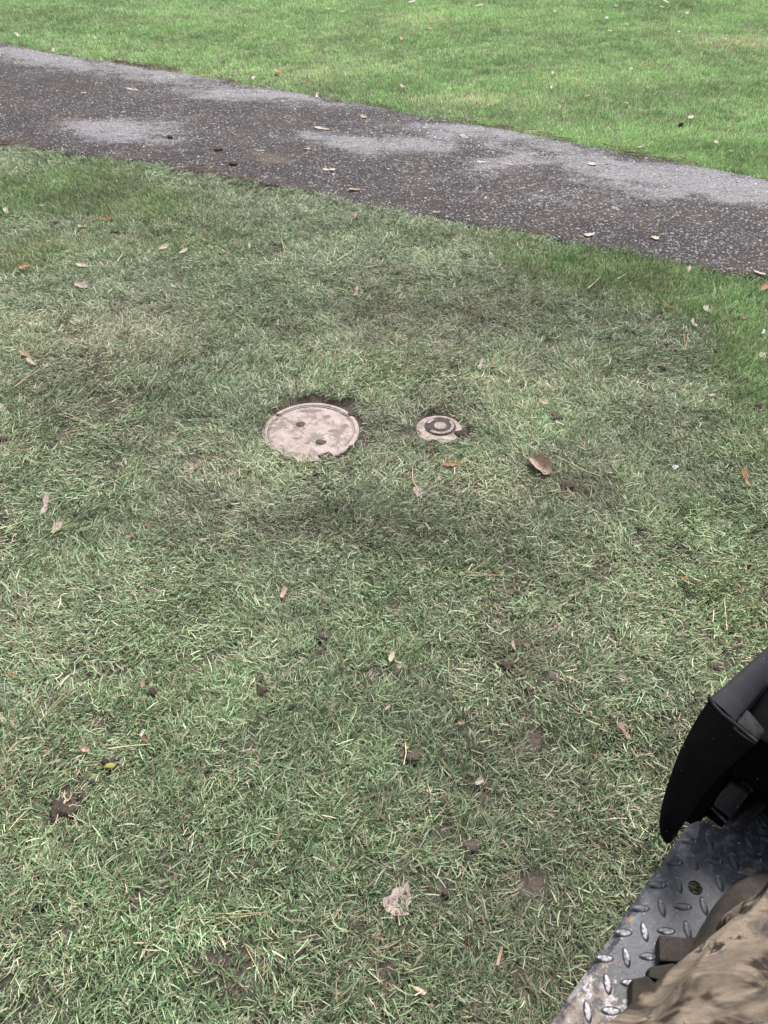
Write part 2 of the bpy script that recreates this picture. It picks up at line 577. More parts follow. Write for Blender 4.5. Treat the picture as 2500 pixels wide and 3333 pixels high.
FRESH = [(1500, 760, 260, 55, .35), (1900, 880, 260, 70, .6), (2300, 960, 260, 90, .7), (2450, 1130, 150, 130, .6), (150, 620, 300, 90, .5),
         (500, 680, 260, 60, .3), (80, 830, 150, 70, .4), (620, 790, 260, 60, .2), (2420, 2050, 200, 280, .35), (1740, 1350, 130, 80, .25), (1250, 1200, 320, 60, .15), (350, 3100, 500, 250, .18),
         (150, 2650, 200, 150, .2), (1380, 2050, 300, 120, .15), (700, 2250, 250, 100, .15), (2450, 1400, 150, 150, .2), (950, 790, 300, 60, .1), (2450, 1250, 150, 100, .3)]
MUDF = [(1300, 960, 450, 110, .32), (1350, 1060, 350, 70, .38), (700, 1130, 300, 90, .25), (1950, 1050, 300, 120, .35), (1950, 1600, 350, 150, .35),
        (1300, 1700, 400, 100, .25), (1500, 2350, 300, 150, .35), (1500, 2650, 300, 120, .3), (1700, 2900, 200, 250, .4), (500, 1650, 350, 150, .2), (1200, 3150, 500, 150, .2),
        (250, 2150, 250, 100, .2), (800, 1300, 150, 60, .2)]
DRYF = [(60, 830, 160, 60, .2), (350, 1050, 300, 100, .2), (250, 1450, 400, 120, .15), (630, 1500, 150, 80, .2), (1560, 1580, 200, 80, .2), (2000, 1250, 300, 100, .12),
        (1580, 330, 190, 22, .4), (900, 245, 260, 28, .22), (2380, 140, 160, 25, .5), (1100, 190, 300, 25, .15), (1250, 1150, 350, 60, .15), (1750, 1240, 200, 60, .15),
        (50, 2030, 120, 60, .2), (1300, 60, 150, 20, .3)]


def grass_points(n, x0, x1, y0, y1, wide):
    x = rng.uniform(x0, x1, n); y = rng.uniform(y0, y1, n)
    k = np.abs(x) < wide*np.maximum(y, .0)+.75
    x, y = x[k], y[k]
    pd = path_dist(x, y)
    far = y > far_y(x)-.05
    nz = .6*(fbm(N2, x*5+31, y*5, 3)-.5)+.7*(fbm(N1, x*19+3, y*19, 2)-.5)
    ok = np.where(far, pd < .002+nz*.07, pd < .004+nz*.17+.02*rng.random(len(x)))
    d1 = np.hypot(x-LID_C[0]-.012, y-LID_C[1]-.026); d2 = np.hypot(x-CAP_C[0]-.016, y-CAP_C[1]-.020)
    ok &= (d1 > LID_R+.016+.022*rng.random(len(x))) & (d2 > CAP_R+.018+.02*rng.random(len(x)))
    b = bare_field(x, y)
    sp = fbm(N3, x*9, y*9, 3)
    thin = np.where(far, 0, np.clip((sp-.63)*4, 0, .6))
    ok &= rng.random(len(x)) > np.maximum(np.clip(b*1.5-.25, 0, .96), thin)
    return x[ok], y[ok], far[ok]


xa, ya, fa = grass_points(88000, -3.4, 3.4, -.35, 5.2, .56)
xb, yb, fb = grass_points(130000, -9.5, 9.5, 4.4, 14.8, .56)
kb = (yb > 5.2) | (rng.random(len(yb)) < .0)
xb, yb, fb = xb[kb], yb[kb], fb[kb]
# extra short tufts along the path edges
x = np.concatenate([xa, xb]); y = np.concatenate([ya, yb]); far = np.concatenate([fa, fb])
n = len(x)
fresh = np.where(far, .95, .20)+blob_field(x, y, FRESH)*1.3+(fbm(N1, x*1.7, y*1.7, 3)-.5)*.5+(fbm(N4, x*7, y*7, 2)-.5)*.35
mud = np.where(far, 0, .20)+np.where(far, 0, 1)*blob_field(x, y, MUDF)+np.where(far, .0, 1)*((fbm(N2, x*2.5, y*2.5, 3)-.5)*.7)
dry = np.where(far, .13, .22)+blob_field(x, y, DRYF)+(fbm(N5, x*2.2, y*2.2, 3)-.5)*.35+(fbm(N3, x*8, y*8, 2)-.5)*.25
LUMB = [(1250, 1230, 420, 90, .35), (1000, 1560, 420, 90, .22), (1740, 1340, 140, 90, .35), (1560, 1600, 200, 90, .22), (350, 1080, 330, 120, .18), (2300, 980, 260, 90, .15),  # colour factors: reflecting flattened blades painted pale round the lids; mud and tone elsewhere
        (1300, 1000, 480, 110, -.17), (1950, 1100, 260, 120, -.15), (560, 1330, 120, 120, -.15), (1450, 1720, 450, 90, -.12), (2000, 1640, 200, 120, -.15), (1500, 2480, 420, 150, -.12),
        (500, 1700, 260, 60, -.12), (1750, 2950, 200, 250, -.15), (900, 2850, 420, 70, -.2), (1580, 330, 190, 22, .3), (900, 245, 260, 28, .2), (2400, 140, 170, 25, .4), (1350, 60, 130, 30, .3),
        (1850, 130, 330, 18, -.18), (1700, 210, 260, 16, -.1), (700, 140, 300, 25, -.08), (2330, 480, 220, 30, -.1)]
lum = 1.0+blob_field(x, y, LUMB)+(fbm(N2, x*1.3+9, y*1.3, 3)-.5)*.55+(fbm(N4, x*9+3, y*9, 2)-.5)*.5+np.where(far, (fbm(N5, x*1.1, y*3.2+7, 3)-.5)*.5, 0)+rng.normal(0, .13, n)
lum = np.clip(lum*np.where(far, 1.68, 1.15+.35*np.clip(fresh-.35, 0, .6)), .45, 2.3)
fresh, mud, dry = np.clip(fresh, 0, 1), np.clip(mud, 0, 1), np.clip(dry, .03, .85)
upr = np.clip(np.where(far, 1.0, fresh*1.1-.15)+(rng.random(n)-.5)*.3, 0, 1)
r = rng.random(n)
idx = np.where(upr > .62, NF+NM+rng.integers(0, NU, n), np.where((upr > .38) | (r < .25), NF+rng.integers(0, NM, n), rng.integers(0, NF, n)))
swirl = fbm(N4, x*1.6, y*1.6, 2)*14+fbm(N1, x*6, y*6, 2)*3
rot = np.stack([rng.normal(0, .08, n), rng.normal(0, .08, n), swirl+rng.normal(0, np.where(y > 2.6, 1.6, .8), n)], 1)
sc_ = rng.uniform(.78, 1.2, n)*np.where(far, 1.0, 1.0)
b = bare_field(x, y)
sc_ = sc_*(1-.25*b)
scl = np.stack([sc_, sc_, sc_*rng.uniform(.85, 1.15, n)], 1)
z = ground_z(x, y)
z = np.where(path_dist(x, y) > -.05, np.maximum(z, .002), z)
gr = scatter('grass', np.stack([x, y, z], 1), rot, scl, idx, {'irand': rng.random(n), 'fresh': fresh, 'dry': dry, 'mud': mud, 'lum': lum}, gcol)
tag(gr, 'mown lawn grass, olive and trampled near, bright green beyond the path', 'grass', kind='stuff')
print('grass tufts', n)


# ------------------------------------------------------------------ lids of the two valve boxes
def mat_lid(name, spots, scale, mudlev):
    """pale plastic with smeared soil; spots = extra soil patches (x, y, r) on the lid"""
    t = MT(name)
    p = t.obj()
    n = t.noise(p, scale, 6, .65, .4)
    n2 = t.noise(p, scale*5, 4, .7)
    base = t.ramp(t.noise(p, scale*1.6, 5, .7), [(.3, (.145, .108, .096)), (.5, (.212, .168, .153)), (.75, (.27, .226, .215))])
    f = t.math('MULTIPLY_ADD', t.math('SUBTRACT', n2, .5), .55, n)
    mask = t.ramp(f, [(mudlev, 0.0), (mudlev+.10, 1.0)])
    tot = t.math('MULTIPLY', mask, .75)
    for (x, y, r, e) in spots:
        vm = t.n('ShaderNodeVectorMath', operation='SUBTRACT'); t.l(p, vm.inputs[0]); vm.inputs[1].default_value = (x, y, 0)
        sc = t.n('ShaderNodeVectorMath', operation='MULTIPLY'); t.l(vm.outputs[0], sc.inputs[0]); sc.inputs[1].default_value = (1/r, e/r, 0)
        ln = t.n('ShaderNodeVectorMath', operation='LENGTH'); t.l(sc.outputs[0], ln.inputs[0])
        d = t.math('MULTIPLY_ADD', t.math('SUBTRACT', n2, .5), 1.6, t.math('MULTIPLY_ADD', t.math('SUBTRACT', n, .5), 1.0, ln.outputs['Value']))
        tot = t.math('MAXIMUM', tot, t.math('SUBTRACT', 1.0, t.ramp(d, [(.55, .1), (1.25, 1.0)])))
    col = t.mix(tot, base, t.ramp(n2, [(.3, (.045, .034, .029)), (.7, (.095, .076, .066))]))
    t.bump(t.math('ADD', t.math('MULTIPLY', tot, .8), n2), .5, .003)
    return t.fin(col, .7, .35)


def mat_clod(name, dark, light, sc=3.0):
    t = MT(name)
    p = t.obj()
    n = t.noise(p, sc, 6, .7)
    n2 = t.noise(p, sc*4, 3, .6)
    col = t.ramp(t.math('MULTIPLY_ADD', t.math('SUBTRACT', t.rand(), .5), .25, n), [(.3, dark), (.7, light)])
    t.bump(t.math('ADD', n, n2), .6, .003)
    return t.fin(col, .95, .1)


M_CLOD = mat_clod('damp_soil', (.026, .0195, .016), (.070, .055, .047))
M_CLODG = mat_clod('dry_grey_soil', (.042, .033, .029), (.105, .086, .077))


def lathe(prof, seg=64, mats=(), wob=0.0):
    """prof: (r, z) from centre to rim"""
    V, F = [], []
    for r, z in prof:
        for k in range(seg):
            a = 2*math.pi*k/seg
            rr = r*(1+wob*math.sin(3*a+1))
            V.append((rr*math.cos(a), rr*math.sin(a), z))
    n = len(prof)
    for i in range(n-1):
        for k in range(seg):
            F.append((i*seg+k, i*seg+(k+1) % seg, (i+1)*seg+(k+1) % seg, (i+1)*seg+k))
    return V, F


def lathe_obj(name, prof, mat, parent, loc=(0, 0, 0), seg=64):
    V, F = lathe(prof, seg)
    me = mesh_np(name, V, [tuple(f) for f in F], [mat], True)
    me.polygons.foreach_set('use_smooth', np.zeros(len(me.polygons), bool))
    bm = bmesh.new(); bm.from_mesh(me)
    bmesh.ops.remove_doubles(bm, verts=bm.verts, dist=1e-5)
    bmesh.ops.recalc_face_normals(bm, faces=bm.faces)
    for e in bm.edges:
        e.smooth = e.calc_face_angle(0) < .6
    for f in bm.faces: f.smooth = True
    bm.to_mesh(me); bm.free()
    return obj(name, me, parent, loc)


def arc_prism(name, r0, r1, z0, z1, a0, a1, mat, parent, seg=48):
    V, F = [], []
    for k in range(seg+1):
        a = a0+(a1-a0)*k/seg
        ca, sa = math.cos(a), math.sin(a)
        V += [(r0*ca, r0*sa, z0), (r0*ca, r0*sa, z1), (r1*ca, r1*sa, z1), (r1*ca, r1*sa, z0)]
    for k in range(seg):
        b, c = 4*k, 4*k+4
        for j in range(4):
            F.append((b+j, b+(j+1) % 4, c+(j+1) % 4, c+j))
    F += [(0, 1, 2, 3), (4*seg+3, 4*seg+2, 4*seg+1, 4*seg)]
    me = mesh_np(name, V, F, [mat], False)
    bm = bmesh.new(); bm.from_mesh(me); bmesh.ops.recalc_face_normals(bm, faces=bm.faces); bm.to_mesh(me); bm.free()
    return obj(name, me, parent)


def clod_mesh(seed, sub=2, flat=.6, rough=.5, mat=None):
    bm = bmesh.new()
    bmesh.ops.create_icosphere(bm, subdivisions=sub, radius=1)
    o = Vector((seed*3.1, seed*1.7, seed*.9))
    for v in bm.verts:
        d = v.co.normalized()
        f = 1+rough*(mnoise.noise(d*1.3+o))+rough*.55*mnoise.noise(d*3.2+o)+rough*.3*mnoise.noise(d*7+o)
        v.co = Vector((d.x*f, d.y*f*.9, d.z*f*flat))
    for f in bm.faces: f.smooth = True
    me = bpy.data.meshes.new('soil_clod'); bm.to_mesh(me); bm.free()
    me.materials.append(mat or M_CLOD)
    return me


def lid_spot(px, py, c):
    g = G(px, py, .006)
    return g[0]-c[0], g[1]-c[1]


LZ = -.006
lid_spots = []
for (px, py, r, e) in ((978, 1374, .020, 1.0), (1042, 1432, .019, 1.0), (1062, 1350, .020, 1.3), (1085, 1395, .022, 2.0), (1122, 1380, .016, .8), (965, 1420, .012, 1.8),
                       (952, 1470, .028, 2.2), (1148, 1440, .030, .8), (1010, 1330, .045, 3.0), (925, 1355, .016, 2), (1000, 1436, .012, 2), (870, 1395, .014, .7)):
    x_, y_ = lid_spot(px, py, LID_C)
    lid_spots.append((x_, y_, r, e))
M_LID = mat_lid('soiled_pale_lid', lid_spots, 16, .49)
M_RING = mat_lid('soiled_pale_ring', [], 22, .60)
cover = empty('valve_box_cover', (LID_C[0], LID_C[1], LZ), .0)
tag(cover, 'large round pale pinkish valve box lid with two soil-filled finger holes, set in the grass', 'valve cover')
r = LID_R
hole_xy = [lid_spot(978, 1374, LID_C), lid_spot(1042, 1432, LID_C)]
lid = lathe_obj('lid', [(0, .0035), (.05, .0033), (r*.80, .002), (r*.865, .001), (r*.872, .004), (r*.895, .0042), (r*.90, -.002), (r*.90, -.02)], M_LID, cover)
lathe_obj('rim', [(r*.905, -.02), (r*.905, .0055), (r*.915, .0065), (r*.975, .006), (r, .003), (r*1.01, -.045), (r*.905, -.045)], M_RING, cover)
for hx, hy in hole_xy:
    h = obj('finger_hole', clod_mesh(hx*50, 2, .22, .35, M_CLODG), lid, (hx, hy, .003)); h.scale = (.019, .0165, .010)
for (px, py, s) in ((1060, 1478, .024), (1148, 1452, .020), (900, 1345, .013), (1140, 1345, .016)):
    x_, y_ = lid_spot(px, py, LID_C)
    h = obj('caked_soil', clod_mesh(px, 2, .4, .6), cover, (x_, y_, .004)); h.scale = (s, s*.8, s*.7)

r = CAP_R
cap = empty('irrigation_cap', (CAP_C[0]+.002, CAP_C[1], LZ), .0)
tag(cap, 'small round pale cap with concentric rings and soil in its groove, beside the larger lid', 'valve cover')
M_CAP = mat_lid('soiled_cap', [lid_spot(1410, 1434, CAP_C)+(.024, 1.6), lid_spot(1470, 1385, CAP_C)+(.020, 1), lid_spot(1420, 1362, CAP_C)+(.016, 1.5)], 34, .50)
M_CAPR = mat_lid('soiled_cap_ring', [], 60, .48)
M_GROOVE = mat_clod('groove_soil', (.030, .025, .0235), (.075, .065, .061), 70)
lathe_obj('cap_plate', [(0, .003), (r*.76, .004), (r*.97, .0035), (r, .001), (r*1.02, -.04), (r*.6, -.04)], M_CAP, cap)
gx_, gy_ = .005, .013
lathe_obj('groove', [(0, .0062), (r*.62, .0060), (r*.70, .0035)], M_GROOVE, cap, (gx_, gy_, 0))
for (a0_, a1_, z_) in ((-140, 35, .0095), (118, 160, .0082)):
    q_ = arc_prism('raised_ring', r*.47, r*.60, .002, z_, R(a0_), R(a1_), M_CAPR, cap)
    q_.location = (gx_, gy_, 0)
lathe_obj('centre_boss', [(0, .0105), (r*.20, .010), (r*.27, .0085), (r*.29, .003)], M_CAPR, cap, (gx_, gy_, 0), seg=36)
for (px, py, s) in ((1410, 1432, .019), (1500, 1405, .026), (1492, 1428, .018)):
    x_, y_ = lid_spot(px, py, CAP_C)
    h = obj('caked_soil', clod_mesh(px+.5, 2, .5, .6), cap, (x_, y_, .003)); h.scale = (s, s*.8, s*.6)


# ------------------------------------------------------------------ dry leaves
LEAFCOL = {'pale': ((.55, .44, .33), (.68, .58, .45)), 'cream': ((.60, .50, .35), (.74, .66, .50)), 'peach': ((.52, .34, .23), (.66, .48, .36)),
           'pink': ((.50, .37, .33), (.66, .53, .49)), 'orange': ((.40, .17, .055), (.58, .31, .13)), 'tan': ((.34, .22, .13), (.50, .36, .24)),
           'brown': ((.16, .085, .05), (.30, .18, .12)), 'white': ((.62, .57, .55), (.76, .72, .69)), 'dark': ((.030, .024, .02), (.07, .055, .045)),
           'yellow': ((.50, .38, .10), (.66, .55, .24)), 'straw': ((.50, .40, .22), (.64, .55, .36))}
LEAFCOL = {k: tuple(tuple(c*.47+.04*sum(q)/3 for c in q) for q in v) for k, v in LEAFCOL.items()}


def mat_leaf(k):
    a, b_ = LEAFCOL[k]
    t = MT(k+'_dry_leaf')
    uv = t.n('ShaderNodeAttribute', attribute_name='luv').outputs['Vector']
    sx = t.n('ShaderNodeSeparateXYZ'); t.l(uv, sx.inputs[0])
    u, v = sx.outputs[0], sx.outputs[1]
    n = t.noise(t.obj(), 120, 5, .65)
    n2 = t.noise(t.obj(), 700, 3, .6)
    col = t.ramp(t.math('MULTIPLY_ADD', t.math('SUBTRACT', n2, .5), .4, n), [(.3, a), (.7, b_)])
    av = t.math('ABSOLUTE', v)
    vein = t.math('ABSOLUTE', t.math('SUBTRACT', t.math('FRACT', t.math('MULTIPLY_ADD', av, -1.6, t.math('MULTIPLY', u, 6.0))), .5))
    vm = t.math('MAXIMUM', t.math('LESS_THAN', av, .045), t.math('MULTIPLY', t.math('LESS_THAN', vein, .05), .55))
    col = t.mix(t.math('MULTIPLY', vm, .45), col, tuple(c*.55 for c in a))
    sp = t.ramp(t.noise(t.obj(), 330, 2, .5), [(.66, 0.0), (.72, 1.0)])
    col = t.mix(t.math('MULTIPLY', sp, .5), col, tuple(c*.4 for c in a))
    t.bump(t.math('ADD', n, t.math('MULTIPLY', vm, .8)), .4, .0015)
    t.fin(col, .65, .35)
    tr = t.n('ShaderNodeBsdfTranslucent'); t.l(col, tr.inputs['Color'])
    mx = t.n('ShaderNodeMixShader'); mx.inputs[0].default_value = .15
    t.l(t.b.outputs[0], mx.inputs[1]); t.l(tr.outputs[0], mx.inputs[2]); t.l(mx.outputs[0], t.out.inputs['Surface'])
    return t.m


M_LEAF = {k: mat_leaf(k) for k in LEAFCOL}
PROFILE = {'lens': [(0, .05), (.2, .6), (.45, 1), (.7, .85), (.9, .4), (1, .03)],
           'oval': [(0, .15), (.15, .75), (.45, 1), (.75, .95), (.93, .55), (1, .1)],
           'chip': [(0, .5), (.2, .9), (.5, .8), (.75, 1), (1, .45)],
           'lobed': [(0, .35), (.10, .75), (.2, 1.0), (.30, .78), (.38, .66), (.5, .95), (.6, 1.0), (.68, .62), (.8, .42), (.92, .22), (1, .03)],
           'waist': [(0, .7), (.2, .9), (.45, .45), (.6, .4), (.8, .8), (1, .5)],
           'strip': [(0, .6), (.3, 1), (.7, .9), (1, .4)]}


def leaf_mesh(kind, L, W, curl, bend, twist, seed, mat):
    """a leaf blade along +x, L long, W wide; curl rolls the sides up, bend lifts both ends, twist turns it along its length"""
    rs = np.random.default_rng(int(seed) % 100000)
    nu, nv = 15, 8
    pr = np.array(PROFILE[kind])
    V, UV = [], []
    ph = rs.random(4)*6.28
    for i in range(nu):
        u = i/(nu-1)
        wl = np.interp(u, pr[:, 0], pr[:, 1])*W/2*(1+.10*math.sin(u*19+ph[0]))
        wr = np.interp(min(1, max(0, u+.05*math.sin(ph[3]))), pr[:, 0], pr[:, 1])*W/2*(1+.10*math.sin(u*16+ph[1]))
        for j in range(nv):
            v = -1+2*j/(nv-1)
            w_ = (wl if v > 0 else wr)
            ang = curl*v*(1+.25*math.sin(u*5+ph[2]))
            if abs(curl) > .05:
                rr = w_/abs(curl)
                yy = rr*math.sin(abs(ang))*(1 if v > 0 else -1); zz = rr*(1-math.cos(ang))*(1 if curl > 0 else -1)
            else:
                yy, zz = w_*v, 0
            xx = (u-.5)*L
            zz += bend*L*((u-.5)**2*4)*.25+.03*W*math.sin(7*u+5*v+ph[0])
            yy += .08*W*math.sin(3.3*u+ph[1])
            tw = twist*(u-.5)
            V.append((xx, yy*math.cos(tw)-zz*math.sin(tw), yy*math.sin(tw)+zz*math.cos(tw)))
            UV.append((u, v, 0))
    F = [(i*nv+j, i*nv+j+1, (i+1)*nv+j+1, (i+1)*nv+j) for i in range(nu-1) for j in range(nv-1)]
    V = np.array(V)
    V[:, 2] -= np.percentile(V[:, 2], 15)
    nV = len(V)
    me = mesh_np('dry_leaf', np.vstack([V, V+np.array([0, 0, -.0005])]), F+[tuple(nV+q for q in reversed(f)) for f in F], [mat], True)
    fattr(me, 'luv', np.array(UV+UV), 'FLOAT_VECTOR')
    return me


def tube_mesh(name, pts, rads, mat, sides=5):
    V, F = [], []
    pts = [Vector(p) for p in pts]
    for i, p in enumerate(pts):
        d = (pts[min(i+1, len(pts)-1)]-pts[max(i-1, 0)]).normalized()
        a = d.cross(Vector((0, 0, 1)))
        a = a.normalized() if a.length > 1e-4 else Vector((1, 0, 0))
        b_ = d.cross(a)
        for k in range(sides):
            t = 2*math.pi*k/sides
            V.append(p+(a*math.cos(t)+b_*math.sin(t))*rads[i])
    n = len(pts)
    for i in range(n-1):
        for k in range(sides):
            F.append((i*sides+k, i*sides+(k+1) % sides, (i+1)*sides+(k+1) % sides, (i+1)*sides+k))
    F.append(tuple(range(sides))); F.append(tuple((n-1)*sides+k for k in reversed(range(sides))))
    return V, F


def m_simple(name, a, b_, scale=200, rough=.7, spec=.4):
    t = MT(name)
    n = t.noise(t.obj(), scale, 4, .6)
    f = t.math('MULTIPLY_ADD', t.math('SUBTRACT', t.rand(), .5), .4, n)
    t.bump(n, .4, .001)
    return t.fin(t.ramp(f, [(.3, a), (.7, b_)]), rough, spec)


M_STEM = m_simple('leaf_stem', (.30, .19, .12), (.46, .33, .23))
M_NEEDLE = m_simple('dry_needle', (.24, .15, .09), (.42, .31, .20))
M_LITTER = m_simple('old_litter', (.11, .070, .045), (.30, .22, .145), 25)
M_STRAW = m_simple('dry_straw', (.40, .32, .19), (.60, .51, .35))
M_ROOT = m_simple('pale_root', (.42, .33, .22), (.62, .52, .38))
M_MOSS = m_simple('moss', (.11, .11, .03), (.25, .24, .08), 400, .95, .1)

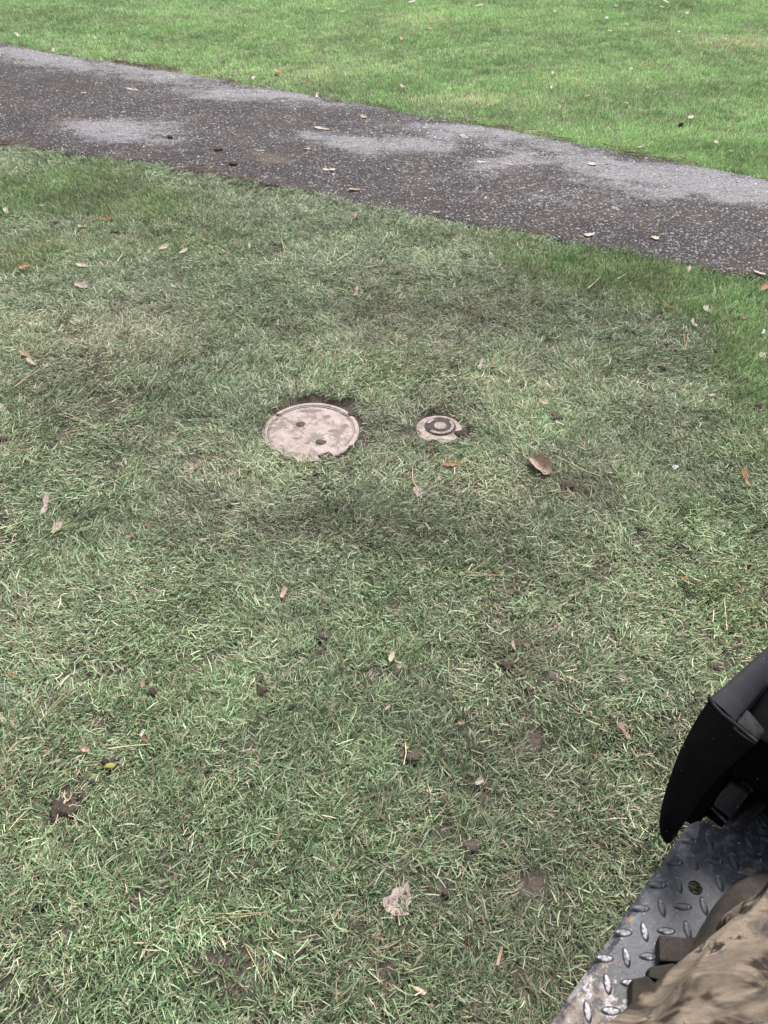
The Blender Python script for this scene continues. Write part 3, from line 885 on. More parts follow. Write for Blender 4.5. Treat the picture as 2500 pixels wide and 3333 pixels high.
# px, py, length px, width px, direction deg, outline, colour, curl, bend, tilt, label
LEAVES = [
    (1757, 1517, 88, 62, -15, 'oval', 'peach', 1.15, .5, .35, 'large curled pinkish tan leaf with a brown underside, right of the two lids'),
    (1300, 2919, 118, 82, 62, 'lobed', 'pink', .35, .25, .1, 'large lobed pinkish brown leaf with veins, low in the lawn left of the tread plate'),
    (1467, 1511, 64, 17, 0, 'lens', 'orange', .6, .3, .0, 'narrow orange tan leaf lying level just below the small cap'),
    (1363, 1602, 42, 22, -60, 'oval', 'pink', .5, .2, .1, 'pinkish leaf with a long thin stem below the two lids'),
    (146, 1646, 58, 25, 68, 'waist', 'pink', .6, .4, .2, 'upper pale pink leaf of the pair in the lawn left of the large lid'),
    (184, 1717, 50, 23, 38, 'oval', 'pale', .5, .3, .15, 'lower pale leaf of the pair in the lawn left of the large lid'),
    (626, 1525, 28, 13, 75, 'oval', 'peach', .5, .3, .0, 'small peach leaf in dry grass lower left of the large lid'),
    (924, 1928, 34, 20, 70, 'oval', 'peach', .6, .3, .1, 'small peach leaf lying in a bare soil patch below the large lid'),
    (2429, 1559, 52, 22, -62, 'waist', 'orange', .6, .4, .1, 'orange brown curled leaf at the right side of the near lawn'),
    (2199, 1520, 18, 14, 20, 'chip', 'white', .4, .3, .0, 'small whitish chip in the grass right of the big curled leaf'),
    (1770, 1307, 32, 18, -25, 'oval', 'peach', .5, .3, .0, 'small peach leaf above the big curled leaf, by a soil clod'),
    (1565, 1186, 34, 16, 75, 'waist', 'pink', .7, .3, .1, 'pale pink upright curled leaf above and right of the small cap'),
    (1160, 948, 30, 13, 70, 'waist', 'peach', .6, .3, .1, 'small peach twisted leaf in the dark grass between path and lids'),
    (1600, 833, 26, 15, -50, 'oval', 'pink', .5, .3, .1, 'pinkish leaf in the near lawn just below the path, right of centre'),
    (1157, 702, 24, 9, 70, 'strip', 'tan', .6, .2, .1, 'tan sliver of leaf in dark grass at the near path edge'),
    (266, 930, 38, 22, -15, 'chip', 'pink', .6, .4, .1, 'pinkish white folded leaf in the pale grass of the upper left lawn'),
    (535, 805, 40, 17, 15, 'lens', 'cream', .6, .3, .1, 'cream leaf, the larger of two side by side below the path'),
    (597, 817, 32, 10, 18, 'strip', 'cream', .5, .2, .0, 'narrow cream sliver beside a larger cream leaf below the path'),
    (269, 864, 40, 12, -8, 'strip', 'cream', .5, .3, .0, 'cream strip of leaf above the pinkish white folded leaf'),
    (343, 712, 44, 16, -8, 'lens', 'orange', .6, .4, .1, 'orange brown leaf in green grass of the upper left near lawn'),
    (269, 737, 30, 15, 10, 'chip', 'cream', .6, .4, .1, 'pale yellowish leaf just left of the orange brown one'),
    (141, 669, 30, 12, 5, 'lens', 'white', .9, .6, .2, 'white curled sliver in greyish grass below the path at the left'),
    (22, 687, 24, 14, -50, 'chip', 'cream', .5, .3, .0, 'cream leaf at the left border just below the path'),
    (79, 868, 30, 18, 20, 'chip', 'orange', .5, .3, .0, 'rusty orange leaf scrap in the yellow grass at the left'),
    (735, 820, 24, 10, -20, 'waist', 'tan', .6, .3, .1, 'small brown and cream scrap right of the two cream leaves'),
    (812, 800, 18, 7, 80, 'strip', 'cream', .5, .2, .1, 'tiny upright cream sliver in green grass below the path'),
    (79, 1150, 34, 15, -25, 'strip', 'tan', .4, .2, .0, 'upper of two tan leaf pieces left of a twin needle'),
    (104, 1177, 32, 14, -30, 'strip', 'straw', .4, .2, .0, 'lower straw coloured leaf piece left of a twin needle'),
    (8, 1328, 30, 18, -60, 'oval', 'pale', .4, .3, .0, 'pale leaf cut by the left border level with the small cap'),
    (423, 1744, 26, 12, 20, 'chip', 'tan', .5, .3, .0, 'small tan leaf scrap right of the pale leaf pair'),
    (1275, 1728, 28, 10, 5, 'lens', 'tan', .5, .3, .0, 'small tan leaf lying flat in the middle of the near lawn'),
    (1275, 2137, 32, 16, 80, 'oval', 'cream', .5, .3, .1, 'cream leaf standing on end in green grass, centre of the lawn'),
    (1301, 2167, 20, 14, 30, 'chip', 'tan', .5, .3, .0, 'tan scrap just below the upright cream leaf'),
    (1672, 2100, 32, 15, -75, 'lens', 'peach', .4, .2, .0, 'peach leaf just above the biggest round soil clod'),
    (2024, 2205, 32, 24, -40, 'oval', 'tan', .5, .3, .1, 'tan leaf in grass left of the black fender top'),
    (2032, 2381, 60, 22, -52, 'waist', 'peach', .4, .3, .0, 'pale peach twisted leaf left of the black fender'),
    (1560, 2543, 32, 20, 40, 'oval', 'pink', .5, .4, .2, 'pinkish brown leaf in trampled grass left of the fender tip'),
    (1397, 2571, 18, 13, 10, 'chip', 'cream', .5, .3, .1, 'small cream scrap with a tan neighbour in trampled grass'),
    (1372, 2574, 24, 10, 10, 'strip', 'tan', .5, .3, .0, 'small tan neighbour of a cream scrap in trampled grass'),
    (1452, 2598, 34, 13, -60, 'strip', 'brown', 1.0, .4, .2, 'brown rolled leaf standing in the trampled grass'),
    (1321, 2428, 24, 15, -30, 'chip', 'tan', .5, .3, .0, 'tan scrap above a fibrous dark soil clod'),
    (1308, 2453, 20, 10, 70, 'strip', 'brown', .5, .3, .0, 'reddish brown scrap left of a fibrous dark soil clod'),
    (1501, 2351, 22, 12, 10, 'chip', 'tan', .5, .3, .0, 'tan scrap in the bare brown strip right of centre'),
    (1262, 2302, 22, 10, 40, 'strip', 'peach', .5, .3, .0, 'peach scrap on a small bare patch in mid lawn'),
    (899, 2735, 62, 20, 65, 'waist', 'tan', .9, .5, .2, 'long curled tan leaf with a red brown end, lower centre left'),
    (274, 2436, 40, 16, -28, 'lens', 'peach', .5, .3, .0, 'peach leaf lying beside the moss topped soil clod'),
    (464, 2386, 24, 12, 60, 'strip', 'white', .6, .3, .1, 'white and brown leaf tip sticking up in the lower left lawn'),
    (474, 2405, 28, 16, -30, 'chip', 'brown', .5, .3, .0, 'brown leaf half hidden under a white leaf tip'),
    (464, 2226, 24, 18, 80, 'oval', 'tan', .6, .3, .1, 'tan brown leaf left of a dark soil clod in the left lawn'),
    (46, 2198, 42, 9, -30, 'strip', 'orange', .8, .2, .0, 'thin orange pink leaf sliver near the left border'),
    (1093, 3225, 34, 18, 5, 'oval', 'tan', .7, .4, .1, 'small tan leaf deep in the grass at the bottom, centre'),
    (1368, 3222, 44, 26, -10, 'oval', 'cream', 1.0, .5, .2, 'cream curled leaf at the bottom, right of the small tan leaf'),
    (1626, 3110, 62, 14, 82, 'strip', 'peach', .8, .4, .2, 'tall thin peach leaf curl beside bare soil left of the tread plate'),
    (1403, 3011, 34, 10, 60, 'strip', 'brown', .8, .3, .1, 'brown leaf sliver below the large lobed leaf'),
    (1225, 3040, 34, 16, 40, 'chip', 'tan', .6, .3, .1, 'torn tan scrap below and left of the large lobed leaf'),
    (604, 2987, 22, 16, -40, 'chip', 'cream', .5, .3, .0, 'small cream scrap left of a long twin needle at lower left'),
    (2242, 877, 26, 12, 75, 'lens', 'cream', .5, .3, .1, 'cream leaf standing in the grass at the right path edge'),
    (2487, 936, 30, 16, 40, 'oval', 'orange', .5, .3, .1, 'tan orange leaf at the right border close to the path'),
    (2300, 1006, 24, 18, -40, 'oval', 'pale', .5, .3, .1, 'round pale leaf in bright green grass at the right'),
    (2254, 1044, 14, 10, 60, 'chip', 'white', .5, .3, .0, 'white scrap below the round pale leaf at the right'),
    (2261, 1057, 16, 10, -30, 'chip', 'pink', .5, .3, .0, 'pink scrap touching a white scrap at the right'),
    (2425, 1032, 18, 12, 40, 'chip', 'brown', .5, .3, .0, 'rusty brown scrap in bright green grass at the right'),
    (2484, 1079, 16, 10, 60, 'chip', 'white', .5, .3, .0, 'whitish scrap at the right border above the yellow cream leaf'),
    (2482, 1156, 24, 20, -30, 'oval', 'cream', .5, .3, .0, 'yellow cream leaf in the yellowing grass at the right border'),
    (2316, 1285, 24, 8, 5, 'strip', 'cream', .4, .2, .0, 'short cream strip left of a dark clod at the right'),
    (2229, 1881, 18, 14, 30, 'chip', 'orange', .5, .3, .0, 'small orange scrap in grass above the fender'),
    (1014, 1646, 16, 8, 0, 'chip', 'cream', .5, .3, .0, 'tiny cream scrap below the large lid'),
    (1875, 1239, 18, 8, 10, 'strip', 'peach', .5, .3, .0, 'peach scrap lying on bare soil at the edge of the green tuft'),
    (1497, 1133, 14, 8, 10, 'chip', 'tan', .5, .3, .0, 'tiny tan scrap on bare soil above the small cap'),
    # lawn beyond the path
    (58, 114, 24, 12, -25, 'oval', 'cream', .5, .3, .1, 'yellowish leaf at the far path edge in the upper left corner'),
    (312, 123, 18, 11, -30, 'oval', 'peach', .5, .3, .1, 'peach leaf in the far lawn above the left end of the path'),
    (174, 162, 16, 12, 60, 'chip', 'pale', .5, .3, .1, 'pale scrap on the far path edge between two leaves at the left'),
    (392, 194, 16, 9, 0, 'chip', 'pale', .5, .3, .0, 'pale scrap caught in the needles along the far path edge'),
    (826, 253, 16, 14, 60, 'chip', 'cream', .6, .3, .1, 'cream scrap just above the needle heap on the far path edge'),
    (908, 231, 36, 15, -20, 'lens', 'orange', .5, .3, .1, 'tan orange leaf in the far lawn, the largest beyond the path'),
    (1033, 311, 24, 14, 75, 'oval', 'cream', .6, .3, .1, 'cream leaf standing at the far path edge near the middle'),
    (1405, 70, 18, 13, -60, 'oval', 'orange', .5, .3, .1, 'upper of two orange leaves in the far lawn near the pale patch'),
    (1399, 92, 18, 9, -10, 'chip', 'peach', .5, .3, .0, 'lower of two orange leaves in the far lawn near the pale patch'),
    (1118, 37, 18, 10, 0, 'chip', 'peach', .5, .3, .0, 'peach scrap at the top of the far lawn, left of the pale patch'),
    (1071, 28, 15, 8, 0, 'chip', 'cream', .5, .3, .0, 'tiny cream scrap at the top, next to a peach scrap'),
    (1307, 125, 18, 14, -40, 'oval', 'tan', .5, .3, .1, 'tan leaf in the far lawn below the pale patch'),
    (1310, 280, 20, 12, -20, 'oval', 'peach', .5, .3, .1, 'peach leaf in dry yellowish grass beyond the path'),
    (1560, 16, 28, 8, 5, 'strip', 'cream', .4, .2, .0, 'long cream leaf at the very top of the far lawn'),
    (1341, 5, 26, 9, 8, 'strip', 'cream', .4, .2, .0, 'cream leaf cut by the top border above the pale patch'),
    (1799, 237, 18, 11, 65, 'oval', 'pink', .5, .3, .1, 'topmost of a column of three leaves in the far lawn'),
    (1795, 284, 22, 10, 80, 'lens', 'pale', .5, .3, .1, 'middle, palest of a column of three leaves in the far lawn'),
    (1822, 346, 22, 10, -70, 'lens', 'tan', .5, .3, .1, 'lowest of a column of three leaves in the far lawn'),
    (1748, 315, 14, 8, 60, 'chip', 'tan', .5, .3, .0, 'tan scrap left of the column of three leaves'),
    (1912, 311, 16, 11, 20, 'oval', 'orange', .5, .3, .0, 'orange leaf right of the column of three leaves'),
    (2054, 223, 18, 12, 0, 'chip', 'cream', .5, .3, .0, 'cream leaf alone in the middle of the far lawn'),
    (2041, 335, 14, 9, 0, 'chip', 'yellow', .5, .3, .0, 'yellowish scrap right of the orange leaf in the far lawn'),
    (1985, 100, 16, 8, 0, 'chip', 'cream', .5, .3, .0, 'cream scrap below a white one in the upper far lawn'),
    (1974, 58, 12, 14, 60, 'chip', 'white', .5, .3, .0, 'white upright scrap in the upper far lawn'),
    (2041, 79, 12, 9, 0, 'chip', 'cream', .5, .3, .0, 'cream scrap right of the white upright one'),
    (2210, 103, 14, 10, 0, 'chip', 'cream', .5, .3, .0, 'pale scrap in the far lawn left of the yellow patch'),
    (2235, 42, 22, 9, 5, 'oval', 'peach', .4, .2, .0, 'peach leaf in the upper right far lawn, right of a brown one'),
    (2135, 34, 26, 8, 0, 'lens', 'brown', .4, .2, .0, 'brown leaf at the top, under two cream strips'),
    (2156, 22, 20, 7, -5, 'strip', 'cream', .4, .2, .0, 'lower of two cream strips at the top right'),
    (2168, 5, 26, 7, -12, 'strip', 'cream', .4, .2, .0, 'upper of two cream strips, cut by the top border'),
    (2248, 381, 22, 14, 25, 'oval', 'cream', .5, .3, .1, 'cream leaf in the right far lawn above the path'),
    (2331, 462, 16, 14, -30, 'oval', 'pale', .5, .3, .1, 'round pale leaf near the far path edge at the right'),
    (2380, 491, 22, 10, 0, 'lens', 'tan', .5, .3, .0, 'tan leaf right of the round pale leaf beyond the path'),
    (2373, 411, 12, 8, 0, 'chip', 'straw', .5, .3, .0, 'straw coloured scrap right of the cream leaf beyond the path'),
    (2204, 306, 14, 12, 50, 'chip', 'brown', .5, .3, .0, 'brownish scrap in the right part of the far lawn'),
    (2440, 89, 26, 7, 0, 'strip', 'brown', .4, .2, .0, 'thin brown strip beside the yellow patch of the far lawn'),
    (1806, 37, 12, 12, 60, 'chip', 'peach', .5, .3, .0, 'peach scrap at the top, between long cream leaf and white scrap'),
    (2005, 18, 18, 10, 0, 'chip', 'tan', .4, .2, .0, 'tan scrap near the top border left of the two cream strips'),
    (2487, 435, 14, 9, 0, 'chip', 'tan', .4, .2, .0, 'tan scrap in the far lawn at the right border'),
]


def seg_pts(px, py, L, ang, z):
    a = R(ang); dx, dy = math.cos(a)*L/2, -math.sin(a)*L/2
    return G(px-dx, py-dy, z), G(px+dx, py+dy, z)


def grass_top(x, y):
    return .030 if y > far_y(x) else (.019 if y < near_y(x) else PATH_Z+.012)


for i, (px, py, L, W, ang, kind, colr, curl, bend, tilt, label) in enumerate(LEAVES):
    g = G(px, py, .02)
    z = grass_top(g[0], g[1])
    if g[1] > far_y(g[0]): L, W = L*.85, W*.8
    a, b_ = seg_pts(px, py, L, ang, z)
    dpt = depth(px, py, z)
    # a leaf seen end-on lies less foreshortened than the lawn under it: it is tipped towards the viewer
    LL = min(np.linalg.norm(b_-a), L/FPX*dpt*1.5)
    el = math.asin(min(1, CAM_H/np.linalg.norm([g[0], g[1], CAM_H])))
    WW = W/FPX*dpt*(1+.45*abs(math.cos(R(ang)))*(1-math.sin(el)))
    me = leaf_mesh(kind, LL, WW, curl, bend, tilt*2, i*17+3, M_LEAF[colr])
    yaw = math.atan2(b_[1]-a[1], b_[0]-a[0])
    rot = Matrix.Rotation(.25, 3, 'X') @ Matrix.Rotation(yaw, 3, 'Z')
    o = obj('dry_leaf', me, None, (*((a+b_)/2)[:2], z), rot.to_euler())
    tag(o, label, 'leaf', 'dry leaves scattered on the lawns')
    if i in (0, 1, 3):
        if i == 3:
            q = [G(1355, 1585, .028), G(1343, 1560, .03), G(1342, 1535, .03), G(1345, 1511, .027)]
        elif i == 0:
            q = [G(1716, 1492, .03), G(1706, 1483, .028), G(1700, 1470, .022)]
        else:
            q = [G(1296, 2970, .028), G(1298, 2990, .026), G(1301, 3012, .02)]
        V, F = tube_mesh('stem', q, [.0013]*len(q), None)
        Mi = (Matrix.Translation(o.location) @ o.rotation_euler.to_matrix().to_4x4()).inverted()
        obj('stem', mesh_np('stem', [tuple(Mi @ Vector(v)) for v in V], F, [M_STEM], True), o)

# pale flakes lying on the asphalt
FLAKES = [(431, 291, 44, 12, -12, 'white', 'white flake on the left part of the path, longest there'),
          (272, 302, 18, 9, 0, 'cream', 'small cream flake left on the path, lower of two'),
          (319, 271, 20, 10, 0, 'yellow', 'yellowish green leaf flake left on the path, upper of two'),
          (1048, 418, 50, 14, -8, 'white', 'long white flake on the path above the centre'),
          (1071, 552, 40, 18, 3, 'white', 'broad white flake on the path near the near edge'),
          (1000, 485, 24, 12, 0, 'pale', 'tan pale flake on the path between two white flakes'),
          (1182, 379, 30, 14, -30, 'pale', 'pale flake close to the far edge of the path'),
          (1154, 616, 36, 14, -5, 'pale', 'pale scrap flake near the near edge below the broad white flake'),
          (1512, 444, 34, 14, -30, 'cream', 'curled cream flake with a dark side near the far edge'),
          (1569, 527, 32, 14, 0, 'white', 'white ragged flake on the path right of centre'),
          (1651, 533, 44, 16, -10, 'pale', 'pale crumpled flake right of the white ragged one'),
          (1927, 533, 20, 20, 60, 'cream', 'cream upright flake in the pale worn patch of the path'),
          (1737, 502, 30, 12, 0, 'pale', 'pale flake on the worn far side of the path'),
          (1919, 764, 24, 18, 20, 'white', 'white blotch of a flake by the near edge, left of two'),
          (2131, 774, 26, 18, -15, 'white', 'white blotch of a flake by the near edge, right of two'),
          (2472, 887, 40, 12, -20, 'white', 'white streak of a flake at the right end of the near edge'),
          (848, 490, 26, 7, 0, 'white', 'thin white flake beside the muddy smear on the path'),
          (1420, 690, 22, 12, 0, 'pale', 'pale flake at the near grass edge right of centre'),
          (2085, 478, 22, 8, 10, 'cream', 'cream flake at the far edge towards the right')]
for i, (px, py, L, W, ang, colr, label) in enumerate(FLAKES):
    z = PATH_Z+.010
    a, b_ = seg_pts(px, py, L, ang, z)
    dpt = depth(px, py, z)
    WW = W/FPX*dpt*1.3
    L *= .85
    colr = 'pale' if colr in ('white', 'cream') else 'tan' if colr == 'pale' else colr
    me = leaf_mesh('chip', min(np.linalg.norm(b_-a), L/FPX*dpt*1.5), WW, .22, .08, .1, i*31+900, M_LEAF[colr])
    o = obj('bark_flake', me, None, (*((a+b_)/2)[:2], z), (0, 0, math.atan2(b_[1]-a[1], b_[0]-a[0])))
    tag(o, label, 'flake', 'pale flakes on the asphalt path')

# ------------------------------------------------------------------ soil clods
CLODS = [
    (1657, 2166, 38, .8, 1, 'largest round dark soil clod with a pale root, centre right of the lawn'),
    (1534, 2758, 44, .55, 1, 'big grey soil clod in the lower lawn left of the fender tip'),
    (1526, 2790, 26, .6, 0, 'brown clod touching the underside of the big grey clod'),
    (353, 2487, 46, .6, 0, 'dark soil clod topped with yellowish moss, lower left lawn'),
    (205, 2628, 84, .4, 0, 'broad dark soil lump with pale grass roots at the lower left'),
    (270, 2585, 36, .45, 0, 'smaller dark lump at the upper right of the broad rooty lump'),
    (497, 2246, 30, .6, 0, 'dark soil clod right of a tan brown leaf in the left lawn'),
    (843, 2207, 24, .7, 1, 'small greyish clod directly above a darker one, left of centre'),
    (850, 2243, 28, .5, 0, 'darker clod directly below a small greyish one, left of centre'),
    (1114, 2166, 30, .5, 0, 'dark soil clod left of the upright cream leaf'),
    (1052, 2069, 36, .45, 0, 'flat dark soil clod in the centre left lawn'),
    (1814, 1356, 42, .5, 1, 'greyish soil clod at the edge of the green tuft right of the cap'),
    (2462, 1321, 32, .6, 0, 'dark clod at the right border below the bright grass'),
    (2155, 1196, 30, .55, 0, 'brown clod in trampled grass, right side between path and big leaf'),
    (1852, 1577, 44, .4, 0, 'flat soil clod just below and right of the big curled leaf'),
    (2367, 1505, 28, .45, 0, 'dark flat clod above the orange curled leaf'),
    (2185, 1776, 22, .7, 0, 'brown oval clod in trampled grass right of centre'),
    (2080, 1715, 18, .8, 1, 'small grey round clod left of and above the brown oval clod'),
    (1660, 1787, 24, .5, 0, 'small dark clod on bare soil in mid lawn'),
    (1804, 2206, 46, .5, 1, 'grey flat clod left of the tan leaf by the fender'),
    (2332, 2178, 30, .75, 0, 'purplish brown round clod beside the top of the black fender'),
    (1347, 2464, 42, .5, 0, 'dark fibrous clod in the trampled grass of the lower centre'),
    (274, 1506, 18, .8, 1, 'small grey clod in the left lawn, above the pale leaf pair'),
    (8, 1423, 30, .5, 0, 'dark clod cut by the left border, upper of two'),
    (8, 1682, 34, .5, 0, 'dark clod cut by the left border, lower of two'),
    (295, 691, 26, .5, 0, 'dark clod left above the orange brown leaf'),
    (376, 753, 22, .5, 0, 'dark clod right below the orange brown leaf'),
    (50, 783, 20, .7, 0, 'small dark clod in yellow green grass at the left'),
    (570, 557, 30, .6, 0, 'brown clod on the near edge of the path at the left'),
    (248, 2733, 36, .5, 0, 'dark square clod below the broad rooty lump'),
    (328, 2746, 34, .5, 0, 'dark flat clod right of the dark square clod'),
    (118, 2833, 44, .55, 0, 'dark upright clod near the left border, lower lawn'),
    (258, 2858, 32, .6, 0, 'pair-shaped dark clod right of the dark upright clod'),
    (136, 2943, 26, .6, 0, 'small dark clod in yellow green grass, lower left'),
    (825, 2810, 28, .6, 0, 'brown clod below the long curled tan leaf'),
    (712, 2615, 20, .6, 0, 'tiny dark clod above the centre of the lower lawn'),
    (712, 494, 24, .4, 0, 'dark crumb of soil lying on the path beside the muddy smear'),
    (555, 455, 16, .8, 0, 'dark crumb on the path, left of the muddy smear'),
    (760, 541, 26, .35, 0, 'flat dark crumb at the near edge of the muddy smear'),
    (1451, 2902, 24, .6, 0, 'small dark clod right of the large lobed leaf'),
    (2217, 404, 16, .8, 0, 'dark crumb in the far lawn left of the cream leaf'),
    (658, 2023, 18, .6, 1, 'small pinkish grey clod in the left centre lawn'),
    (20, 3071, 30, .5, 0, 'dark clod in the bottom left corner'),
    (1676, 1928, 30, .5, 0, 'dark clod right of a twin needle in mid lawn'),
]
for i, (px, py, L, fl, grey, label) in enumerate(CLODS):
    g = G(px, py, .015)
    s = L/FPX*depth(px, py, .015)/2
    onp = near_y(g[0])+.02 < g[1] < far_y(g[0])
    z = PATH_Z+.010+s*fl*.35 if onp else .008+s*fl*.15
    o = obj('soil_clod', clod_mesh(i*1.37+2, 3 if L > 30 else 2, fl, .55, M_CLODG if grey else M_CLOD), None, (g[0], g[1], z), (0, 0, i*1.1))
    o.scale = (s*1.15, s*1.15, s*1.15)
    tag(o, label, 'soil clod', 'soil clods scattered on the lawn')
    if i == 3:
        m_ = obj('moss', clod_mesh(77, 2, .4, .7, M_MOSS), o, (-.25, .35, .42)); m_.scale = (.72, .5, .5)
    if i in (0, 4):
        nr = 2 if i == 0 else 9
        for k in range(nr):
            a0 = rng.uniform(0, 6.28) if i else .6+k
            r0 = rng.uniform(.1, .8)
            q = [(r0*math.cos(a0), r0*math.sin(a0), fl*.85*(1-.6*r0))]
            for s_ in range(4):
                a0 += rng.normal(0, .7)
                q.append((q[-1][0]+.28*math.cos(a0), q[-1][1]+.28*math.sin(a0), max(.05, q[-1][2]+rng.normal(0, .09))))
            V, F = tube_mesh('root', q, [.035, .032, .028, .022, .012], None, 4)
            obj('root', mesh_np('root', V, F, [M_ROOT], True), o)

# ------------------------------------------------------------------ loose needles and straws
NEEDLES = [
    ([(123, 1192), (90, 1222), (51, 1256)], 2, 'n', 'twin needle leaning down left beside two tan leaf pieces'),
    ([(256, 731), (300, 717), (348, 702)], 2, 'n', 'twin needle pointing at the orange brown leaf'),
    ([(364, 761), (420, 775), (474, 785)], 1, 'n', 'single needle right of the dark clod below the orange leaf'),
    ([(382, 851), (396, 830), (407, 820)], 1, 's', 'short straw leaning right, left of the cream leaf'),
    ([(489, 855), (540, 850), (579, 836)], 1, 'n', 'curved needle below the cream leaf and its sliver'),
    ([(590, 800), (625, 785), (650, 775), (725, 798)], 1, 'n', 'bent needle above the cream sliver'),
    ([(0, 829), (20, 827), (42, 822)], 1, 's', 'short thick straw at the left border below the path'),
    ([(1097, 848), (1127, 828), (1156, 808)], 1, 's', 'thick straw leaning up right in the dark grass below the path'),
    ([(1190, 870), (1210, 866), (1228, 863)], 1, 's', 'short level straw right of the thick leaning straw'),
    ([(915, 775), (922, 800), (928, 820), (905, 825)], 1, 's', 'hooked straw twig in the grass below the path'),
    ([(1270, 1148), (1307, 1145), (1345, 1146)], 1, 'n', 'level needle, left of two above the small cap'),
    ([(1347, 1163), (1370, 1162), (1390, 1160)], 1, 'n', 'level needle, right of two above the small cap'),
    ([(2142, 982), (2180, 1000), (2224, 1015)], 2, 'n', 'twin needle in bright grass at the right, opening to the left'),
    ([(2224, 1079), (2229, 1105), (2230, 1137)], 2, 'n', 'upright twin needle below the pink scrap at the right'),
    ([(2009, 907), (2025, 899), (2044, 888)], 1, 's', 'straw leaning up right near the right path edge'),
    ([(1914, 938), (1935, 920), (1957, 896)], 1, 's', 'dark pale straw left of the straw near the right path edge'),
    ([(2306, 1205), (2350, 1245), (2393, 1279)], 1, 'n', 'long needle slanting down right above the dark border clod'),
    ([(190, 1347), (250, 1366), (313, 1390)], 2, 'n', 'long twin needle slanting down right, left of the large lid'),
    ([(0, 1720), (45, 1708), (85, 1692)], 1, 's', 'straw stem at the left border below the pale leaf pair'),
    ([(1516, 1873), (1570, 1872), (1630, 1873)], 2, 'n', 'level twin needle forming a V with another in mid lawn'),
    ([(1531, 1862), (1575, 1830), (1618, 1798)], 1, 'n', 'slanting needle forming a V with the level twin needle'),
    ([(1809, 1485), (1865, 1510), (1910, 1535), (1957, 1549)], 1, 's', 'long thin stem running down right from the big curled leaf'),
    ([(2357, 1943), (2362, 1995), (2367, 2053)], 1, 's', 'upright thick straw above the black fender, right of two'),
    ([(2324, 1984), (2322, 2005), (2321, 2025)], 1, 's', 'upright short straw above the black fender, left of two'),
    ([(223, 2243), (175, 2292), (128, 2348)], 2, 'n', 'twin needle slanting down left in the lower left lawn'),
    ([(353, 2437), (420, 2428), (492, 2422)], 1, 's', 'pale straw running right from the mossy clod'),
    ([(1319, 2415), (1322, 2450), (1314, 2490)], 1, 's', 'curved pale straw beside the fibrous dark clod'),
    ([(1050, 2655), (1072, 2658), (1095, 2664)], 1, 's', 'short pale straw in the lower centre lawn'),
    ([(702, 2989), (790, 2984), (875, 2968)], 2, 'n', 'long twin needle lying level in the lower lawn'),
    ([(799, 3079), (828, 3135), (862, 3205)], 1, 'n', 'reddish needle slanting down right at the bottom'),
    ([(215, 392), (262, 388), (313, 392)], 2, 'n', 'reddish twin needle on the left part of the path'),
    ([(500, 408), (530, 406), (565, 402)], 1, 'n', 'single needle on the path right of the reddish twin'),
    ([(1690, 423), (1720, 427), (1790, 424)], 2, 's', 'pale twin straw on the far path edge right of centre'),
    ([(1885, 284), (1910, 282), (1946, 281)], 1, 's', 'level straw in the far lawn beside the orange leaf'),
    ([(2345, 205), (2365, 205), (2385, 206)], 1, 's', 'level straw in the right part of the far lawn'),
    ([(1350, 3240), (1380, 3225), (1330, 3205)], 1, 's', 'bent straw hooked around the cream curled leaf at the bottom'),
    ([(85, 2640), (60, 2665), (30, 2700)], 1, 's', 'pale straw leaning down left beside the broad rooty lump'),
    ([(640, 540), (600, 541), (560, 547)], 1, 'n', 'needle on the near path edge beside the brown clod'),
]
for i, (pts, tw, kd, label) in enumerate(NEEDLES):
    P3 = []
    for (px, py) in pts:
        g = G(px, py, .02)
        P3.append(G(px, py, grass_top(g[0], g[1])+.004+.004*rng.random()))
    Ps = []
    for s in range(len(P3)-1):
        for f in (0, .5): Ps.append(P3[s]*(1-f)+P3[s+1]*f)
    Ps.append(P3[-1])
    c = sum(Ps)/len(Ps)
    dpt = depth(*pts[0])
    rad = (.0009 if kd == 'n' else .0012)*(1+.12*max(0, dpt-2))
    V, F = [], []
    for k in range(tw):
        d = P3[-1]-P3[0]; d = d/np.linalg.norm(d); side = np.array([-d[1], d[0], 0])
        Q = [p-c+side*k*.012*dpt/2*(1-j/(len(Ps)-1)*.95) for j, p in enumerate(Ps)]
        v1, f1 = tube_mesh('x', Q, [rad*(1-.45*j/(len(Q)-1)) for j in range(len(Q))], None, 5)
        F += [tuple(q+len(V) for q in f) for f in f1]; V += v1
    nm = 'pine_needle' if kd == 'n' else 'straw_stalk'
    o = obj(nm, mesh_np(nm, V, F, [M_NEEDLE if kd == 'n' else M_STRAW], True), None, c)
    tag(o, label, 'needle' if kd == 'n' else 'straw', 'loose needles on lawn and path' if kd == 'n' else 'loose straws on lawn and path')

# needle and straw litter along the edges of the path: one uncountable mass
V, F, NV = [], [], 0
TONE = []
def litter(fn, n, x0, x1, off, jit):
    global NV
    for _ in range(n):
        x_ = rng.uniform(x0, x1)
        if fbm(N2, np.array([x_*2.3]), np.array([off*40]), 2)[0] < .40+.1*rng.random(): continue
        y_ = float(fn(np.array([x_]))[0])+off+rng.normal(0, jit)
        sl = (float(fn(np.array([x_+.2]))[0])-float(fn(np.array([x_-.2]))[0]))/.4
        a = math.atan(sl)+rng.normal(0, .35); L = rng.uniform(.05, .17); z_ = PATH_Z+rng.uniform(.004, .022)
        cv = rng.normal(0, .2)
        q = [(x_+math.cos(a+cv*t)*L*t, y_+math.sin(a+cv*t)*L*t, z_+rng.normal(0, .003)) for t in (-.5, 0, .5)]
        rr = rng.uniform(.0010, .0022)
        v1, f1 = tube_mesh('x', q, [rr, rr, rr*.6], None, 4)
        V.extend(v1); F.extend([tuple(k+NV for k in f) for f in f1]); NV += len(v1)
litter(far_y, 230, -4.4, 3.0, -.012, .024)
